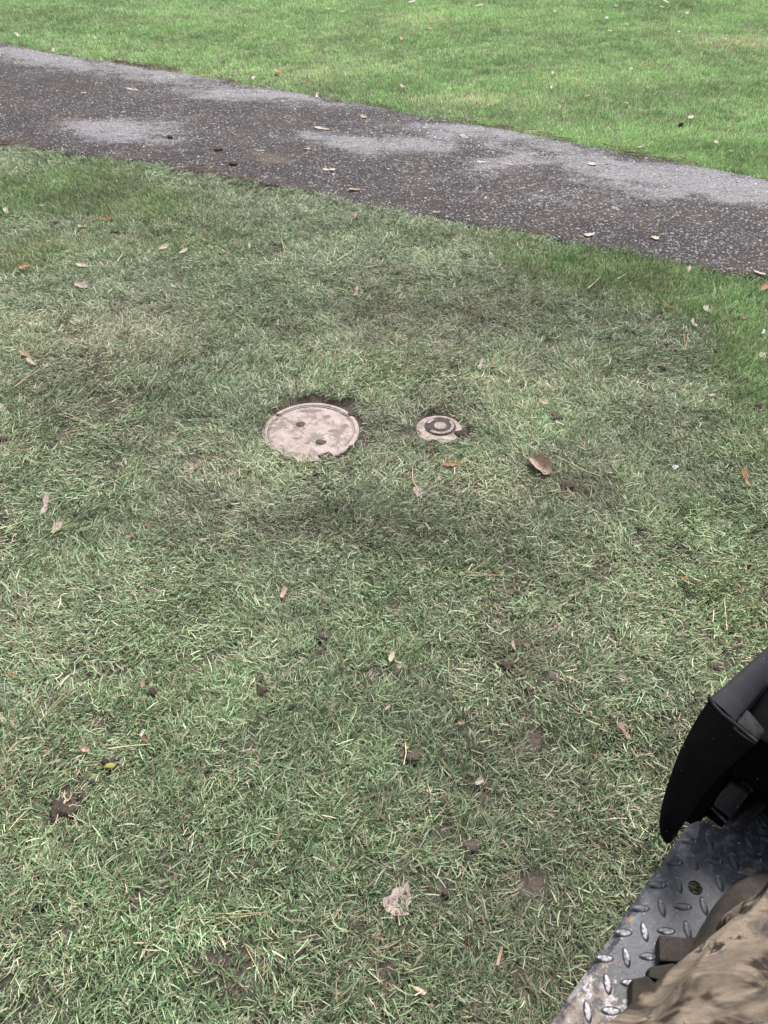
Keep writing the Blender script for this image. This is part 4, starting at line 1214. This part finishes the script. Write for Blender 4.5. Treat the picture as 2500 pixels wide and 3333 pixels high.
litter(far_y, 90, -2.2, -1.0, -.005, .025)
litter(near_y, 300, -3.2, -1.0, .022, .026)
litter(near_y, 50, -1.2, 2.5, .012, .016)
tag(obj('needle_litter', mesh_np('needle_litter', V, F, [M_LITTER], True)), 'dry needles and straw gathered along the path edges', 'litter', kind='stuff')


# ------------------------------------------------------------------ the utility vehicle: step plate, fender, frame
PLZ = .27
E1 = G(2262, 2645, PLZ)[:2]-G(1785, 3333, PLZ)[:2]
E1 = E1/np.linalg.norm(E1)                    # along the vehicle, forwards
E2 = np.array([E1[1], -E1[0]])                # across the vehicle, to its right
ORG = G(1999, 3030, PLZ)[:2]
VEH = empty('utility_vehicle', (ORG[0], ORG[1], 0), math.atan2(E1[1], E1[0]))
tag(VEH, 'black utility vehicle, only its muddy tread plate step and front fender in view', 'vehicle')


def loc_(g):
    """world point to vehicle coordinates: x forwards, y to the left"""
    d = np.asarray(g)[:2]-ORG
    return float(d@E1), float(-(d@E2)), float(g[2])


def mat_plate():
    t = MT('worn_tread_plate')
    p = t.obj()
    n = t.noise(p, 14, 6, .65)
    n2 = t.noise(p, 70, 5, .7)
    n3 = t.noise(p, 420, 3, .6)
    paint = t.ramp(n2, [(.3, (.007, .008, .012)), (.5, (.020, .0225, .031)), (.68, (.070, .073, .090))])
    mud = t.attr('mud')
    mm = t.ramp(t.math('MULTIPLY_ADD', t.math('SUBTRACT', n, .5), 1.5, t.math('MULTIPLY_ADD', t.math('SUBTRACT', n2, .5), 1.8, mud)), [(.42, 0.0), (.62, 1.0)])
    col = t.mix(t.math('MULTIPLY', mm, .9), paint, t.ramp(n2, [(.3, (.066, .046, .036)), (.7, (.135, .102, .083))]))
    bare = t.attr('bare')
    bm_ = t.ramp(t.math('MULTIPLY_ADD', t.math('SUBTRACT', n2, .5), 1.0, t.math('MULTIPLY_ADD', t.math('SUBTRACT', n, .5), 1.0, bare)), [(.5, 0.0), (.62, 1.0)])
    col = t.mix(bm_, col, t.ramp(n3, [(.35, (.13, .118, .126)), (.65, (.26, .245, .26))]))
    ru = t.attr('rust')
    rm = t.ramp(t.math('MULTIPLY_ADD', t.math('SUBTRACT', n2, .5), 1.0, ru), [(.5, 0.0), (.7, 1.0)])
    col = t.mix(rm, col, (.15, .075, .040))
    sp = t.ramp(t.noise(p, 170, 2, .4), [(.70, 0.0), (.74, 1.0)])
    col = t.mix(t.math('MULTIPLY', sp, .7), col, (.28, .26, .26))
    t.bump(t.math('ADD', n2, t.math('MULTIPLY', mm, .6)), .35, .002)
    rough = t.math('MULTIPLY_ADD', n2, .4, .30)
    return t.fin(col, rough, .35, t.math('MULTIPLY', bm_, .35))


def mat_black(name, lo=(.008, .008, .010), hi=(.022, .022, .026), rough=.42, dust=.25):
    t = MT(name)
    p = t.obj()
    n = t.noise(p, 30, 5, .65)
    n2 = t.noise(p, 260, 3, .6)
    col = t.ramp(n, [(.3, lo), (.7, hi)])
    d = t.ramp(t.math('MULTIPLY_ADD', t.math('SUBTRACT', n2, .5), .6, n), [(.60, 0.0), (.80, 1.0)])
    col = t.mix(t.math('MULTIPLY', d, dust), col, (.17, .14, .12))
    sp = t.ramp(t.noise(p, 230, 1, .4), [(.80, 0.0), (.82, 1.0)])
    col = t.mix(t.math('MULTIPLY', sp, .8), col, (.42, .38, .37))
    t.bump(n2, .25, .0012)
    return t.fin(col, t.math('MULTIPLY_ADD', n, .3, rough-.15), .12)


M_PLATE = mat_plate()
M_FEND = mat_black('black_fender_plastic', (.002, .002, .0025), (.005, .005, .006), .6, .06)
M_TOP = mat_black('black_fender_top', (.007, .007, .0095), (.012, .012, .016), .6, .12)  # same fender plastic, coloured lighter for the sky reflected on its top
M_FRAME = mat_black('black_frame_paint', (.006, .006, .007), (.026, .026, .028), .36, .5)
M_DARK = mat_black('black_inner_panel', (.0015, .0015, .0015), (.003, .003, .003), .95, .03)
M_DARK.node_tree.nodes['Principled BSDF'].inputs['Specular IOR Level'].default_value = .04
M_SCUFF = m_simple('scuffed_grey_plastic', (.006, .006, .0068), (.020, .019, .020), 90, .7, .12)

MUDP = [(1850, 3250, 200, .40), (1960, 3120, 130, .22), (1900, 3330, 200, .2), (2500, 2745, 26, .6), (2443, 2842, 18, .6)]
BAREP = [(1850, 3180, 70, .45), (1900, 3110, 60, .42), (1800, 3310, 70, .45), (2060, 3330, 80, .35), (1960, 3250, 120, .3), (2020, 3160, 60, .3)]
RUSTP = [(2046, 2985, 16, .9), (2035, 2998, 14, .8)]
LUGBARE = [(1990, 3140, 240, .55), (1850, 3290, 230, .6), (2130, 3030, 90, .4)]


def plate_fields(me, M):
    co_ = np.array([list((M @ v.co)) for v in me.vertices])
    out = {}
    for nm, L in (('mud', MUDP), ('bare', BAREP), ('rust', RUSTP)):
        s = np.zeros(len(co_))
        for px, py, r_, a_ in L:
            g = G(px, py, PLZ); rr = r_/FPX*depth(px, py, PLZ)
            s += a_*np.exp(-((co_[:, 0]-g[0])**2+(co_[:, 1]-g[1])**2)/rr**2)
        out[nm] = s
    return out


VM = Matrix.Translation((ORG[0], ORG[1], 0)) @ Matrix.Rotation(math.atan2(E1[1], E1[0]), 4, 'Z')
xf = loc_(G(2262, 2645, PLZ))[0]
hx, hy, _ = loc_(G(2263, 2890, PLZ))
hr = .0118
# plate: a grid of small quads trimmed round the hole, rounded outer lip
xs = np.unique(np.concatenate([np.arange(-.75, xf-.03, .012), [hx-.02, hx+.02], np.linspace(xf-.03, xf+.09, 9)]))
bm = bmesh.new()
ylo = -.62
corner = .035
outer = [(-.75, 0)]
for k in range(7):
    a = R(90-90*k/6)
    outer.append((xf-corner+corner*math.cos(a)+.03*0, -corner+corner*math.sin(a)))
outer += [(xf+.004, -.045), (xf+.42, -.075), (xf+.42, ylo), (-.75, ylo)]
inner = [(hx+hr*math.cos(2*math.pi*k/24), hy+hr*math.sin(2*math.pi*k/24)) for k in range(24)]
ev = []
for ring in (outer, inner):
    vs = [bm.verts.new((x_, y_, PLZ)) for x_, y_ in ring]
    ev += [bm.edges.new((vs[i], vs[(i+1) % len(vs)])) for i in range(len(vs))]
bmesh.ops.triangle_fill(bm, use_beauty=True, use_dissolve=False, edges=ev)
for k in range(5):
    big = [e for e in bm.edges if e.calc_length() > .03]
    if not big: break
    bmesh.ops.subdivide_edges(bm, edges=big, cuts=1)
    bmesh.ops.triangulate(bm, faces=[f for f in bm.faces if len(f.verts) > 3])
bmesh.ops.recalc_face_normals(bm, faces=bm.faces)
if sum(f.normal.z for f in bm.faces) < 0: bmesh.ops.reverse_faces(bm, faces=bm.faces)
# roll the outer edge down a little
for v in bm.verts:
    e = -v.co.y
    if e < .014: v.co.z -= .010*(1-e/.014)**2
pm = bpy.data.meshes.new('step_plate'); bm.to_mesh(pm); bm.free()
pm.materials.append(M_PLATE)
for k_, v_ in plate_fields(pm, VM).items(): fattr(pm, k_, v_)
plate = obj('step_plate', pm, VEH)
sm = plate.modifiers.new('thickness', 'SOLIDIFY'); sm.thickness = .006; sm.offset = -1


def lug_mesh(nm, L, W, H_):
    """a raised almond with sloping flanks"""
    V, F = [], []
    for (f, z_) in ((1.0, 0), (.80, .65*H_), (.48, H_)):
        for k in range(20):
            a = 2*math.pi*k/20
            c_, s_ = math.cos(a), math.sin(a)
            V.append((L/2*f**.6*math.copysign(abs(c_)**1.0, c_), W/2*f*math.copysign(abs(s_)**1.15, s_), z_))
    V.append((0, 0, H_*1.03))
    for i in range(2):
        for k in range(20): F.append((i*20+k, i*20+(k+1) % 20, (i+1)*20+(k+1) % 20, (i+1)*20+k))
    for k in range(20): F.append((40+k, 40+(k+1) % 20, 60))
    return mesh_np(nm, V, F, [M_PLATE], True)


LA = np.array([(1750+x/2.212, 2700+y/2.212) for x, y in ((615, 742), (925, 730), (740, 568), (795, 915))])
ga = [G(x, y, PLZ)[:2] for x, y in LA]
sx_, sy_ = (ga[1]-ga[0])/2, (ga[2]-ga[3])/2
c0 = sum(ga)/4                              # the upright lug in the middle of these four
nl = 0
ty0_ = loc_(G(2367, 2677, PLZ))[1]
foot_bare = {}
for i in range(-18, 19):
    for j in range(-18, 19):
        g = c0+sx_*i+sy_*j
        lx, ly, _ = loc_((g[0], g[1], PLZ))
        if not (-.72 < lx < xf+.3 and -.42 < ly < -.010): continue
        if lx > xf-.012 and ly > ty0_-.03: continue
        if math.hypot(lx-hx, ly-hy) < hr+.010: continue
        vert = (i+j) % 2 == 0
        # is it anywhere near the frame
        if not (-.05 < g[0] < .95 and .1 < g[1] < 1.0): continue
        base = 0.0
        for px, py, r_, a_ in LUGBARE:
            q = G(px, py, PLZ); rr = r_/FPX*depth(px, py, PLZ)
            base += a_*math.exp(-((g[0]-q[0])**2+(g[1]-q[1])**2)/rr**2)
        lm = lug_mesh('tread_lug', .031, .0125, .0021)
        fattr(lm, 'mud', np.full(len(lm.vertices), .05+.25*base))
        topz = np.array([v.co.z for v in lm.vertices])/.0021
        fattr(lm, 'bare', (.15+.55*topz)*min(1, base)+.12*topz+rng.normal(0, .05))
        fattr(lm, 'rust', np.full(len(lm.vertices), max(0, rng.normal(.0, .12))))
        dirv = sy_ if vert else sx_
        ang = math.atan2(dirv[1], dirv[0])-math.atan2(E1[1], E1[0])+R(4 if vert else -3)
        obj('tread_lug', lm, plate, (lx, ly, PLZ+.0001), (0, 0, ang)); nl += 1
print('lugs', nl)


def boxm(name, x0, x1, y0, y1, z0, z1, mat, bev=.004, seg=3, parent=None, shear=None):
    bm = bmesh.new()
    bmesh.ops.create_cube(bm, size=1)
    for v in bm.verts:
        v.co = Vector((x0 if v.co.x < 0 else x1, y0 if v.co.y < 0 else y1, z0 if v.co.z < 0 else z1))
    if shear: shear(bm)
    if bev: bmesh.ops.bevel(bm, geom=list(bm.edges), offset=bev, segments=seg, affect='EDGES', profile=.5)
    for f in bm.faces: f.smooth = True
    me = bpy.data.meshes.new(name); bm.to_mesh(me); bm.free(); me.materials.append(mat)
    return obj(name, me, parent)


# fender: rear face that tapers down to a rounded tip
LEFT = [(2310, 2272, .585), (2285, 2310, .555), (2253, 2362, .52), (2226, 2415, .485), (2199, 2474, .45), (2178, 2535, .412), (2160, 2590, .38),
        (2148, 2645, .345), (2142, 2692, .318), (2150, 2722, .300), (2166, 2738, .291)]
RIGHT = [(2466, 2412, .572), (2440, 2438, .54), (2415, 2463, .505), (2384, 2490, .475), (2352, 2516, .447), (2322, 2549, .415), (2297, 2579, .387),
         (2267, 2620, .355), (2240, 2660, .333), (2213, 2701, .306), (2186, 2740, .288)]
LP = np.array([loc_(G(*p)) for p in LEFT]); RP = np.array([loc_(G(*p)) for p in RIGHT])
# one smooth curved face: its distance along the vehicle depends on the height only
sm_ = (LP[:, 0]+RP[:, 0])/2
sm_ = np.convolve(np.pad(sm_, 2, mode='edge'), np.ones(5)/5, 'valid')
nu, nv = len(LEFT), 9
V = []
for i in range(nu):
    for j in range(nv):
        f = j/(nv-1)
        q = LP[i]*(1-f)+RP[i]*f
        edge = abs(2*f-1)
        V.append((q[0]-.005+.006*edge**4, q[1], q[2]-(.010 if i == 0 else 0)))
F = [(i*nv+j, (i+1)*nv+j, (i+1)*nv+j+1, i*nv+j+1) for i in range(nu-1) for j in range(nv-1)]
fm = mesh_np('fender_face', V, F, [M_FEND], True)
bm = bmesh.new(); bm.from_mesh(fm)
bmesh.ops.recalc_face_normals(bm, faces=bm.faces)
bm.faces.ensure_lookup_table()
if sum(f.normal.x for f in bm.faces) > 0: bmesh.ops.reverse_faces(bm, faces=bm.faces)
bm.to_mesh(fm); bm.free()
fend = obj('fender', fm, VEH)
md = fend.modifiers.new('thickness', 'SOLIDIFY'); md.thickness = .024; md.offset = -1
md = fend.modifiers.new('round', 'BEVEL'); md.width = .006; md.segments = 3; md.limit_method = 'ANGLE'; md.angle_limit = R(40)
md = fend.modifiers.new('smooth', 'SUBSURF'); md.levels = md.render_levels = 1

# fender top: a padded rail that runs forwards from the face
ta = np.array(loc_(G(2312, 2270, .588))); tb = np.array(loc_(G(2394, 2347, .580)))
ua = np.array(loc_(G(2500, 2101, .545))); ub = np.array(loc_(G(2500, 2222, .545)))
da = (ua-ta); db = (ub-tb)
sect = []
nS = 14
for i in range(nS):
    f = -.0+i/(nS-1)*3.2
    A, B = ta+da*f, tb+db*f*(np.linalg.norm(da)/np.linalg.norm(db))*.92
    sect.append((A, B))
V, F = [], []
ring = [(-.02, -.06), (-.035, -.03), (-.015, -.006), (.12, 0.0), (.5, .004), (.86, 0.0), (.99, -.006), (1.03, -.025), (1.0, -.06)]
m_ = len(ring)
for i, (A, B) in enumerate(sect):
    sc0 = .2 if i == 0 else 1
    for (f, dz) in ring:
        q = A*(1-f)+B*f
        V.append((q[0], q[1], q[2]+dz*sc0))
for i in range(nS-1):
    for k in range(m_-1):
        F.append((i*m_+k, i*m_+k+1, (i+1)*m_+k+1, (i+1)*m_+k))
rm_ = mesh_np('fender_top', V, F, [M_TOP], True)
bm = bmesh.new(); bm.from_mesh(rm_); bmesh.ops.recalc_face_normals(bm, faces=bm.faces)
up = sum(f.normal.z*f.calc_area() for f in bm.faces)
if up < 0: bmesh.ops.reverse_faces(bm, faces=bm.faces)
bm.to_mesh(rm_); bm.free()
ft = obj('fender_top', rm_, VEH)
md = ft.modifiers.new('round', 'BEVEL'); md.width = .004; md.segments = 3; md.limit_method = 'ANGLE'; md.angle_limit = R(30)
# a thin raised seam between top and face
q = [np.array(loc_(G(*p))) for p in ((2309, 2266, .588), (2328, 2292, .589), (2352, 2318, .587), (2392, 2350, .583), (2430, 2382, .577), (2466, 2410, .573))]
q = [p+np.array([-.003, 0, 0]) for p in q]
V, F = tube_mesh('seam', q, [.0030]*6, None, 7)
obj('seam', mesh_np('seam', V, F, [M_TOP], True), fend)
# scuffed pad to the right of the top
pa = [np.array(loc_(G(*p))) for p in ((2396, 2350, .578), (2467, 2408, .571), (2496, 2376, .566), (2434, 2302, .574))]
V = [tuple(p) for p in pa]+[tuple(p-np.array([0, 0, .018])) for p in pa]
bm = bmesh.new()
vs = [bm.verts.new(v) for v in V]
for f in ((0, 1, 2, 3), (4, 7, 6, 5), (0, 4, 5, 1), (1, 5, 6, 2), (2, 6, 7, 3), (3, 7, 4, 0)): bm.faces.new([vs[k] for k in f])
bmesh.ops.recalc_face_normals(bm, faces=bm.faces)
bmesh.ops.bevel(bm, geom=list(bm.edges), offset=.006, segments=3, affect='EDGES', profile=.5)
for f in bm.faces: f.smooth = True
me = bpy.data.meshes.new('end_pad'); bm.to_mesh(me); bm.free(); me.materials.append(M_SCUFF)
obj('end_pad', me, VEH)

# inner panels of the wheel well
fx = float(sm_[0])
yR = float(RP[0][1])
def prism(name, poly, z0, z1, mat, bev, parent):
    bm = bmesh.new()
    lo = [bm.verts.new((p[0], p[1], z0)) for p in poly]; hi = [bm.verts.new((p[0], p[1], z1)) for p in poly]
    bm.faces.new(lo); bm.faces.new(hi)
    n = len(poly)
    for k in range(n): bm.faces.new((lo[k], lo[(k+1) % n], hi[(k+1) % n], hi[k]))
    bmesh.ops.recalc_face_normals(bm, faces=bm.faces)
    bmesh.ops.bevel(bm, geom=list(bm.edges), offset=bev, segments=2, affect='EDGES', profile=.5)
    me = bpy.data.meshes.new(name); bm.to_mesh(me); bm.free(); me.materials.append(mat)
    return obj(name, me, parent)


tm_ = (ta+tb)/2
dn = da[:2]/np.linalg.norm(da[:2])
p0 = np.array([.300, .035])
prism('inner_panel', [(.300, .040), tuple(p0+dn*1.1), tuple(p0+dn*1.1+np.array([0, -.5])), (.300, -.5)], .395, .512, M_DARK, .005, VEH)
prism('inner_guard', [(.318, .043), (1.25, .012), (1.25, -.52), (.354, -.52), (.354, -.0115), (.318, -.0115)], .15, .40, M_DARK, .003, VEH)
tubeA = np.array(loc_(G(2316, 2624, PLZ))); tubeB = np.array(loc_(G(2367, 2677, PLZ)))
ty0, ty1 = tubeB[1], tubeA[1]
tx = (tubeA[0]+tubeB[0])/2


def ramp_end(bm):
    for v in bm.verts:
        if v.co.x < tx+.01:
            if v.co.z > PLZ+.02: v.co.x += .035


boxm('frame_tube', tx, tx+.60, ty0-.004, ty1, PLZ+.0065, PLZ+.052, M_FRAME, .005, 3, VEH, ramp_end)
prism('gusset', [(.286, -.056), (.285, -.064), (.290, -.070), (.43, -.103), (.43, -.083)], PLZ+.002, PLZ+.028, M_FRAME, .004, VEH)
# weld beads
for nm, pts_ in (('weld_bead', [(2316, 2626, PLZ+.002), (2340, 2655, PLZ+.004), (2366, 2677, PLZ+.003)]),
                 ('weld_bead', [(2386, 2512, PLZ+.054), (2415, 2540, PLZ+.056), (2452, 2575, PLZ+.054)])):
    q = [np.array(loc_(G(*p))) for p in pts_]
    qq = [q[0]*(1-f)**2+2*q[1]*f*(1-f)+q[2]*f*f+np.array([rng.normal(0, .0008), rng.normal(0, .0008), 0]) for f in np.linspace(0, 1, 14)]
    V, F = tube_mesh('w', qq, [.0028+.0003*math.sin(k*2.2) for k in range(14)], None, 7)
    obj(nm, mesh_np(nm, V, F, [M_FRAME], True), VEH)
# side of the vehicle under the plate
boxm('edge_skirt', -.74, xf-.04, -.030, -.016, PLZ-.055, PLZ-.0125, M_FRAME, .003, 2, VEH)

# ------------------------------------------------------------------ the person's left leg: muddy boot on the step, camouflage trousers
PER = empty('person', (.05, -.05, 0))
tag(PER, 'seated person in camouflage trousers with one muddy brown boot on the tread plate', 'person')
POFF = np.array([.05, -.05, 0])


def mat_boot():
    t = MT('muddy_boot')
    p = t.obj()
    n = t.noise(p, 26, 6, .65)
    n2 = t.noise(p, 180, 4, .65)
    col = t.ramp(n, [(.32, (.0095, .0072, .0056)), (.5, (.019, .0146, .0115)), (.68, (.036, .0285, .023))])
    cr = t.n('ShaderNodeTexVoronoi', feature='DISTANCE_TO_EDGE')
    mp = t.n('ShaderNodeMapping'); t.l(p, mp.inputs['Vector']); mp.inputs['Scale'].default_value = (34, 34, 20)
    t.l(mp.outputs[0], cr.inputs['Vector'])
    crk = t.ramp(cr.outputs['Distance'], [(0.0, 1.0), (.018, 0.0)])
    crk = t.math('MULTIPLY', crk, t.ramp(n, [(.48, 0.0), (.6, 1.0)]))
    col = t.mix(crk, col, (.015, .011, .009))
    t.bump(t.math('SUBTRACT', t.math('ADD', n, t.math('MULTIPLY', n2, .4)), crk), .8, .004)
    return t.fin(col, .8, .25)


def mat_camo():
    t = MT('camouflage_cloth')
    p = t.obj()
    mp = t.n('ShaderNodeMapping'); t.l(p, mp.inputs['Vector'])
    mp.inputs['Rotation'].default_value = (.3, .2, R(-35)); mp.inputs['Scale'].default_value = (1.0, 2.2, 1.6)
    v = mp.outputs[0]
    a = t.noise(v, 6.5, 4, .55, 1.2)
    mp2 = t.n('ShaderNodeMapping'); t.l(v, mp2.inputs['Vector']); mp2.inputs['Location'].default_value = (3, 7, 1)
    b_ = t.noise(mp2.outputs[0], 9, 5, .6, 1.6)
    mp3 = t.n('ShaderNodeMapping'); t.l(v, mp3.inputs['Vector']); mp3.inputs['Location'].default_value = (9, 2, 5)
    c_ = t.noise(mp3.outputs[0], 13, 5, .62, 2.0)
    col = t.ramp(c_, [(.35, (.085, .066, .050)), (.6, (.150, .119, .092))])
    col = t.mix(t.ramp(a, [(.475, 0.0), (.53, 1.0)]), col, (.023, .0178, .0135))
    col = t.mix(t.ramp(b_, [(.57, 0.0), (.68, 1.0)]), col, (.026, .0225, .0235))
    col = t.mix(t.ramp(c_, [(.62, 0.0), (.68, 1.0)]), col, (.017, .0135, .0105))
    col = t.mix(t.ramp(b_, [(.30, 1.0), (.38, 0.0)]), col, (.050, .048, .042))
    we = t.noise(p, 900, 2, .5)
    t.bump(t.math('ADD', we, t.math('MULTIPLY', t.noise(v, 26, 4, .55, 1.0), 3.0)), .45, .004)
    t.fin(col, .9, .15)
    t.b.inputs['Sheen Weight'].default_value = 0.0
    return t.m


M_BOOT = mat_boot(); M_CAMO = mat_camo()
M_SOLE = m_simple('muddy_sole', (.012, .0095, .0073), (.027, .021, .0165), 60, .85, .2)

# boot frame: heel corner at the lower left of the sole, toe towards the front of the vehicle
BA = G(2060, 3186, PLZ+.03)[:2]
BD = G(2290, 2895, PLZ+.03)[:2]-BA; BD /= np.linalg.norm(BD)
BN = np.array([BD[1], -BD[0]])          # to the right
CONT = [(2058, 3300), (2058, 3186), (2110, 3150), (2116, 3140), (2152, 3100), (2162, 3050), (2225, 3052), (2280, 3020), (2312, 2962), (2345, 2925), (2390, 2882), (2430, 2862), (2480, 2845), (2540, 2825)]


def bl(g):
    d = np.asarray(g)[:2]-BA
    return float(d@BD), float(d@BN)


def b2w(s_, l_, z_): return (*(BA+BD*s_+BN*l_), z_)


boot = empty('boot', tuple(-POFF+np.array([0, 0, 0]))); boot.parent = PER
boot.location = (-POFF[0], -POFF[1], 0)
# boot upper: rings from heel to toe; left flank follows the boot's own outline
def ring_b(s_, l0, l1, ztop, zb, roll, n=28):
    out = []
    for k in range(n):
        a = 2*math.pi*k/n
        c_, sn = math.cos(a), math.sin(a)
        e = .72
        l_ = (l0+l1)/2+(l1-l0)/2*math.copysign(abs(c_)**e, c_)
        z_ = (ztop+zb)/2+(ztop-zb)/2*math.copysign(abs(sn)**e, sn)
        l_ += roll*max(0, sn)
        out.append(b2w(s_, l_, z_))
    return out


SECT = [(-.03, .06, .10, .335, .30), (-.018, .046, .112, .40, .288), (.015, .037, .12, .425, .285), (.06, .035, .124, .43, .285), (.10, .034, .126, .42, .285),
        (.135, .028, .127, .385, .283), (.165, .024, .128, .366, .283), (.20, .025, .128, .358, .283), (.232, .030, .126, .350, .283), (.262, .040, .12, .342, .283),
        (.288, .054, .110, .332, .284), (.302, .068, .10, .315, .29)]
V, F = [], []
n_ = 28
for (s_, l0, l1, zt, zb) in SECT: V += ring_b(s_, l0, l1, zt, zb, .0)
for i in range(len(SECT)-1):
    for k in range(n_): F.append((i*n_+k, i*n_+(k+1) % n_, (i+1)*n_+(k+1) % n_, (i+1)*n_+k))
F.append(tuple(reversed(range(n_)))); F.append(tuple((len(SECT)-1)*n_+k for k in range(n_)))
V = np.array(V)
V += np.array([[.003*(mnoise.noise(Vector((v[0]*30, v[1]*30, v[2]*30+o_))) ) for o_ in (0, 9, 21)] for v in V])
um = mesh_np('upper', V, F, [M_BOOT], True)
bm = bmesh.new(); bm.from_mesh(um); bmesh.ops.recalc_face_normals(bm, faces=bm.faces); bm.to_mesh(um); bm.free()
up_ = obj('upper', um, boot)
ss = up_.modifiers.new('smooth', 'SUBSURF'); ss.levels = ss.render_levels = 2


def sole_block(nm, pts, z0, z1, parent, bev=.003):
    bm = bmesh.new()
    lo = [bm.verts.new(b2w(s_, l_, z0)) for s_, l_ in pts]; hi = [bm.verts.new(b2w(s_, l_, z1)) for s_, l_ in pts]
    n = len(pts)
    bm.faces.new(lo); bm.faces.new(hi)
    for k in range(n): bm.faces.new((lo[k], lo[(k+1) % n], hi[(k+1) % n], hi[k]))
    bmesh.ops.recalc_face_normals(bm, faces=bm.faces)
    bmesh.ops.bevel(bm, geom=list(bm.edges), offset=bev, segments=2, affect='EDGES', profile=.5)
    for v in bm.verts: v.co += Vector((mnoise.noise(v.co*60), mnoise.noise(v.co*60+Vector((5, 0, 0))), mnoise.noise(v.co*60+Vector((0, 5, 0)))))*.0018
    me = bpy.data.meshes.new(nm); bm.to_mesh(me); bm.free(); me.materials.append(M_BOOT)
    return obj(nm, me, parent)


sole = sole_block('sole', [(-.035, .06), (-.022, .036), (.02, .028), (.10, .034), (.15, .028), (.20, .028), (.25, .038), (.29, .062), (.30, .085), (.28, .112), (.20, .126), (.08, .122), (-.015, .118), (-.034, .09)],
                  PLZ+.012, PLZ+.032, boot)
# lugs that stick out of the sole's left edge, each built from the outline in view
for pts in ([(2058, 3333), (2058, 3186), (2110, 3178), (2150, 3215), (2150, 3333)], [(2113, 3182), (2113, 3147), (2190, 3135), (2230, 3165), (2165, 3195)],
            [(2150, 3128), (2146, 3045), (2230, 3052), (2300, 3046), (2330, 3085), (2240, 3135)]):
    pl = [bl(G(x_, y_, PLZ+.03)) for x_, y_ in pts]
    lug = sole_block('sole_lug', pl, PLZ+.003, PLZ+.030+.003*len(pts)/10, boot, .0022)

# trousers: thigh from the hip, knee bent, shin down into the boot
SIL = [(2075, 3333), (2170, 3210), (2250, 3100), (2340, 3055), (2430, 3012)]
hipc = np.array([-.05, -.16, .60])
kn0 = G(2100, 3300, .70); kn1 = G(2395, 3030, .70)
dirk = kn1-kn0; dirk /= np.linalg.norm(dirk)
nrm = np.array([dirk[1], -dirk[0], 0])
rad_k = .090
cA = kn0+nrm*rad_k; cB = kn1+nrm*rad_k
path_c = [hipc, cA-dirk*.18+np.array([0, 0, -.03]), cA+np.array([0, 0, -.02]), (cA+cB)/2+np.array([0, 0, -.01]), cB+dirk*.03, cB+dirk*.085+np.array([.004, .01, -.035]),
          np.array([*(BA+BD*.10+BN*.140), .56]), np.array([*(BA+BD*.09+BN*.125), .48]), np.array([*(BA+BD*.07+BN*.112), .42]), np.array([*(BA+BD*.06+BN*.105), .375])]
path_r = [.115, .105, .098, .094, .092, .086, .074, .068, .060, .055]



def catmull(P, n):
    P = [np.asarray(p, float) for p in P]
    out = []
    for i in range(len(P)-1):
        p0, p1, p2, p3 = P[max(i-1, 0)], P[i], P[i+1], P[min(i+2, len(P)-1)]
        for k in range(n):
            t = k/n
            out.append(.5*((2*p1)+(-p0+p2)*t+(2*p0-5*p1+4*p2-p3)*t*t+(-p0+3*p1-3*p2+p3)*t**3))
    out.append(P[-1])
    return out


cl = catmull(path_c, 12)
rl = [float(v) for v in catmull([np.array([r_]) for r_ in path_r], 12)]
V, F = [], []
ns = 120
fr = None
for i, c_ in enumerate(cl):
    d = Vector(cl[min(i+1, len(cl)-1)]-cl[max(i-1, 0)]).normalized()
    if fr is None: fr = d.cross(Vector((0, 0, 1))).normalized()
    fr = (fr-d*fr.dot(d)).normalized()
    b_ = d.cross(fr)
    u_ = i/(len(cl)-1)
    for k in range(ns):
        a = 2*math.pi*k/ns
        dv = fr*math.cos(a)+b_*math.sin(a)
        q = Vector(c_)
        # folds run obliquely round the leg, deeper in the bend of the knee
        kneeb = math.exp(-((u_-.52)/.16)**2)
        ph = i*.16+2.4*math.sin(a+.8)+3.0*mnoise.noise(q*5+dv*.6)
        pl = 4.2*a+7.5*u_+2.6*mnoise.noise(q*4.5+dv*.5+Vector((2, 1, 0)))
        fold = .024*((1-abs(math.sin(pl)))**1.6)*(.55+.9*mnoise.noise(q*5+dv+Vector((4, 4, 4))))+.008*kneeb*(1-abs(math.sin(ph*1.2)))
        lump = .010*mnoise.noise(q*9+dv*1.2)+.004*mnoise.noise(q*22+dv*2.2)
        cuff = .006*math.sin(a*5+i)*max(0, u_-.8)*5*.3
        V.append(tuple(q+dv*(rl[i]+fold+lump+cuff)))
for i in range(len(cl)-1):
    for k in range(ns): F.append((i*ns+k, i*ns+(k+1) % ns, (i+1)*ns+(k+1) % ns, (i+1)*ns+k))
F.append(tuple(reversed(range(ns)))); F.append(tuple((len(cl)-1)*ns+k for k in range(ns)))
tm = mesh_np('trousers', np.array(V)-POFF, F, [M_CAMO], True)
bm = bmesh.new(); bm.from_mesh(tm); bmesh.ops.recalc_face_normals(bm, faces=bm.faces); bm.to_mesh(tm); bm.free()
tr_ = obj('trousers', tm, PER)
ss = tr_.modifiers.new('smooth', 'SUBSURF'); ss.levels = ss.render_levels = 1
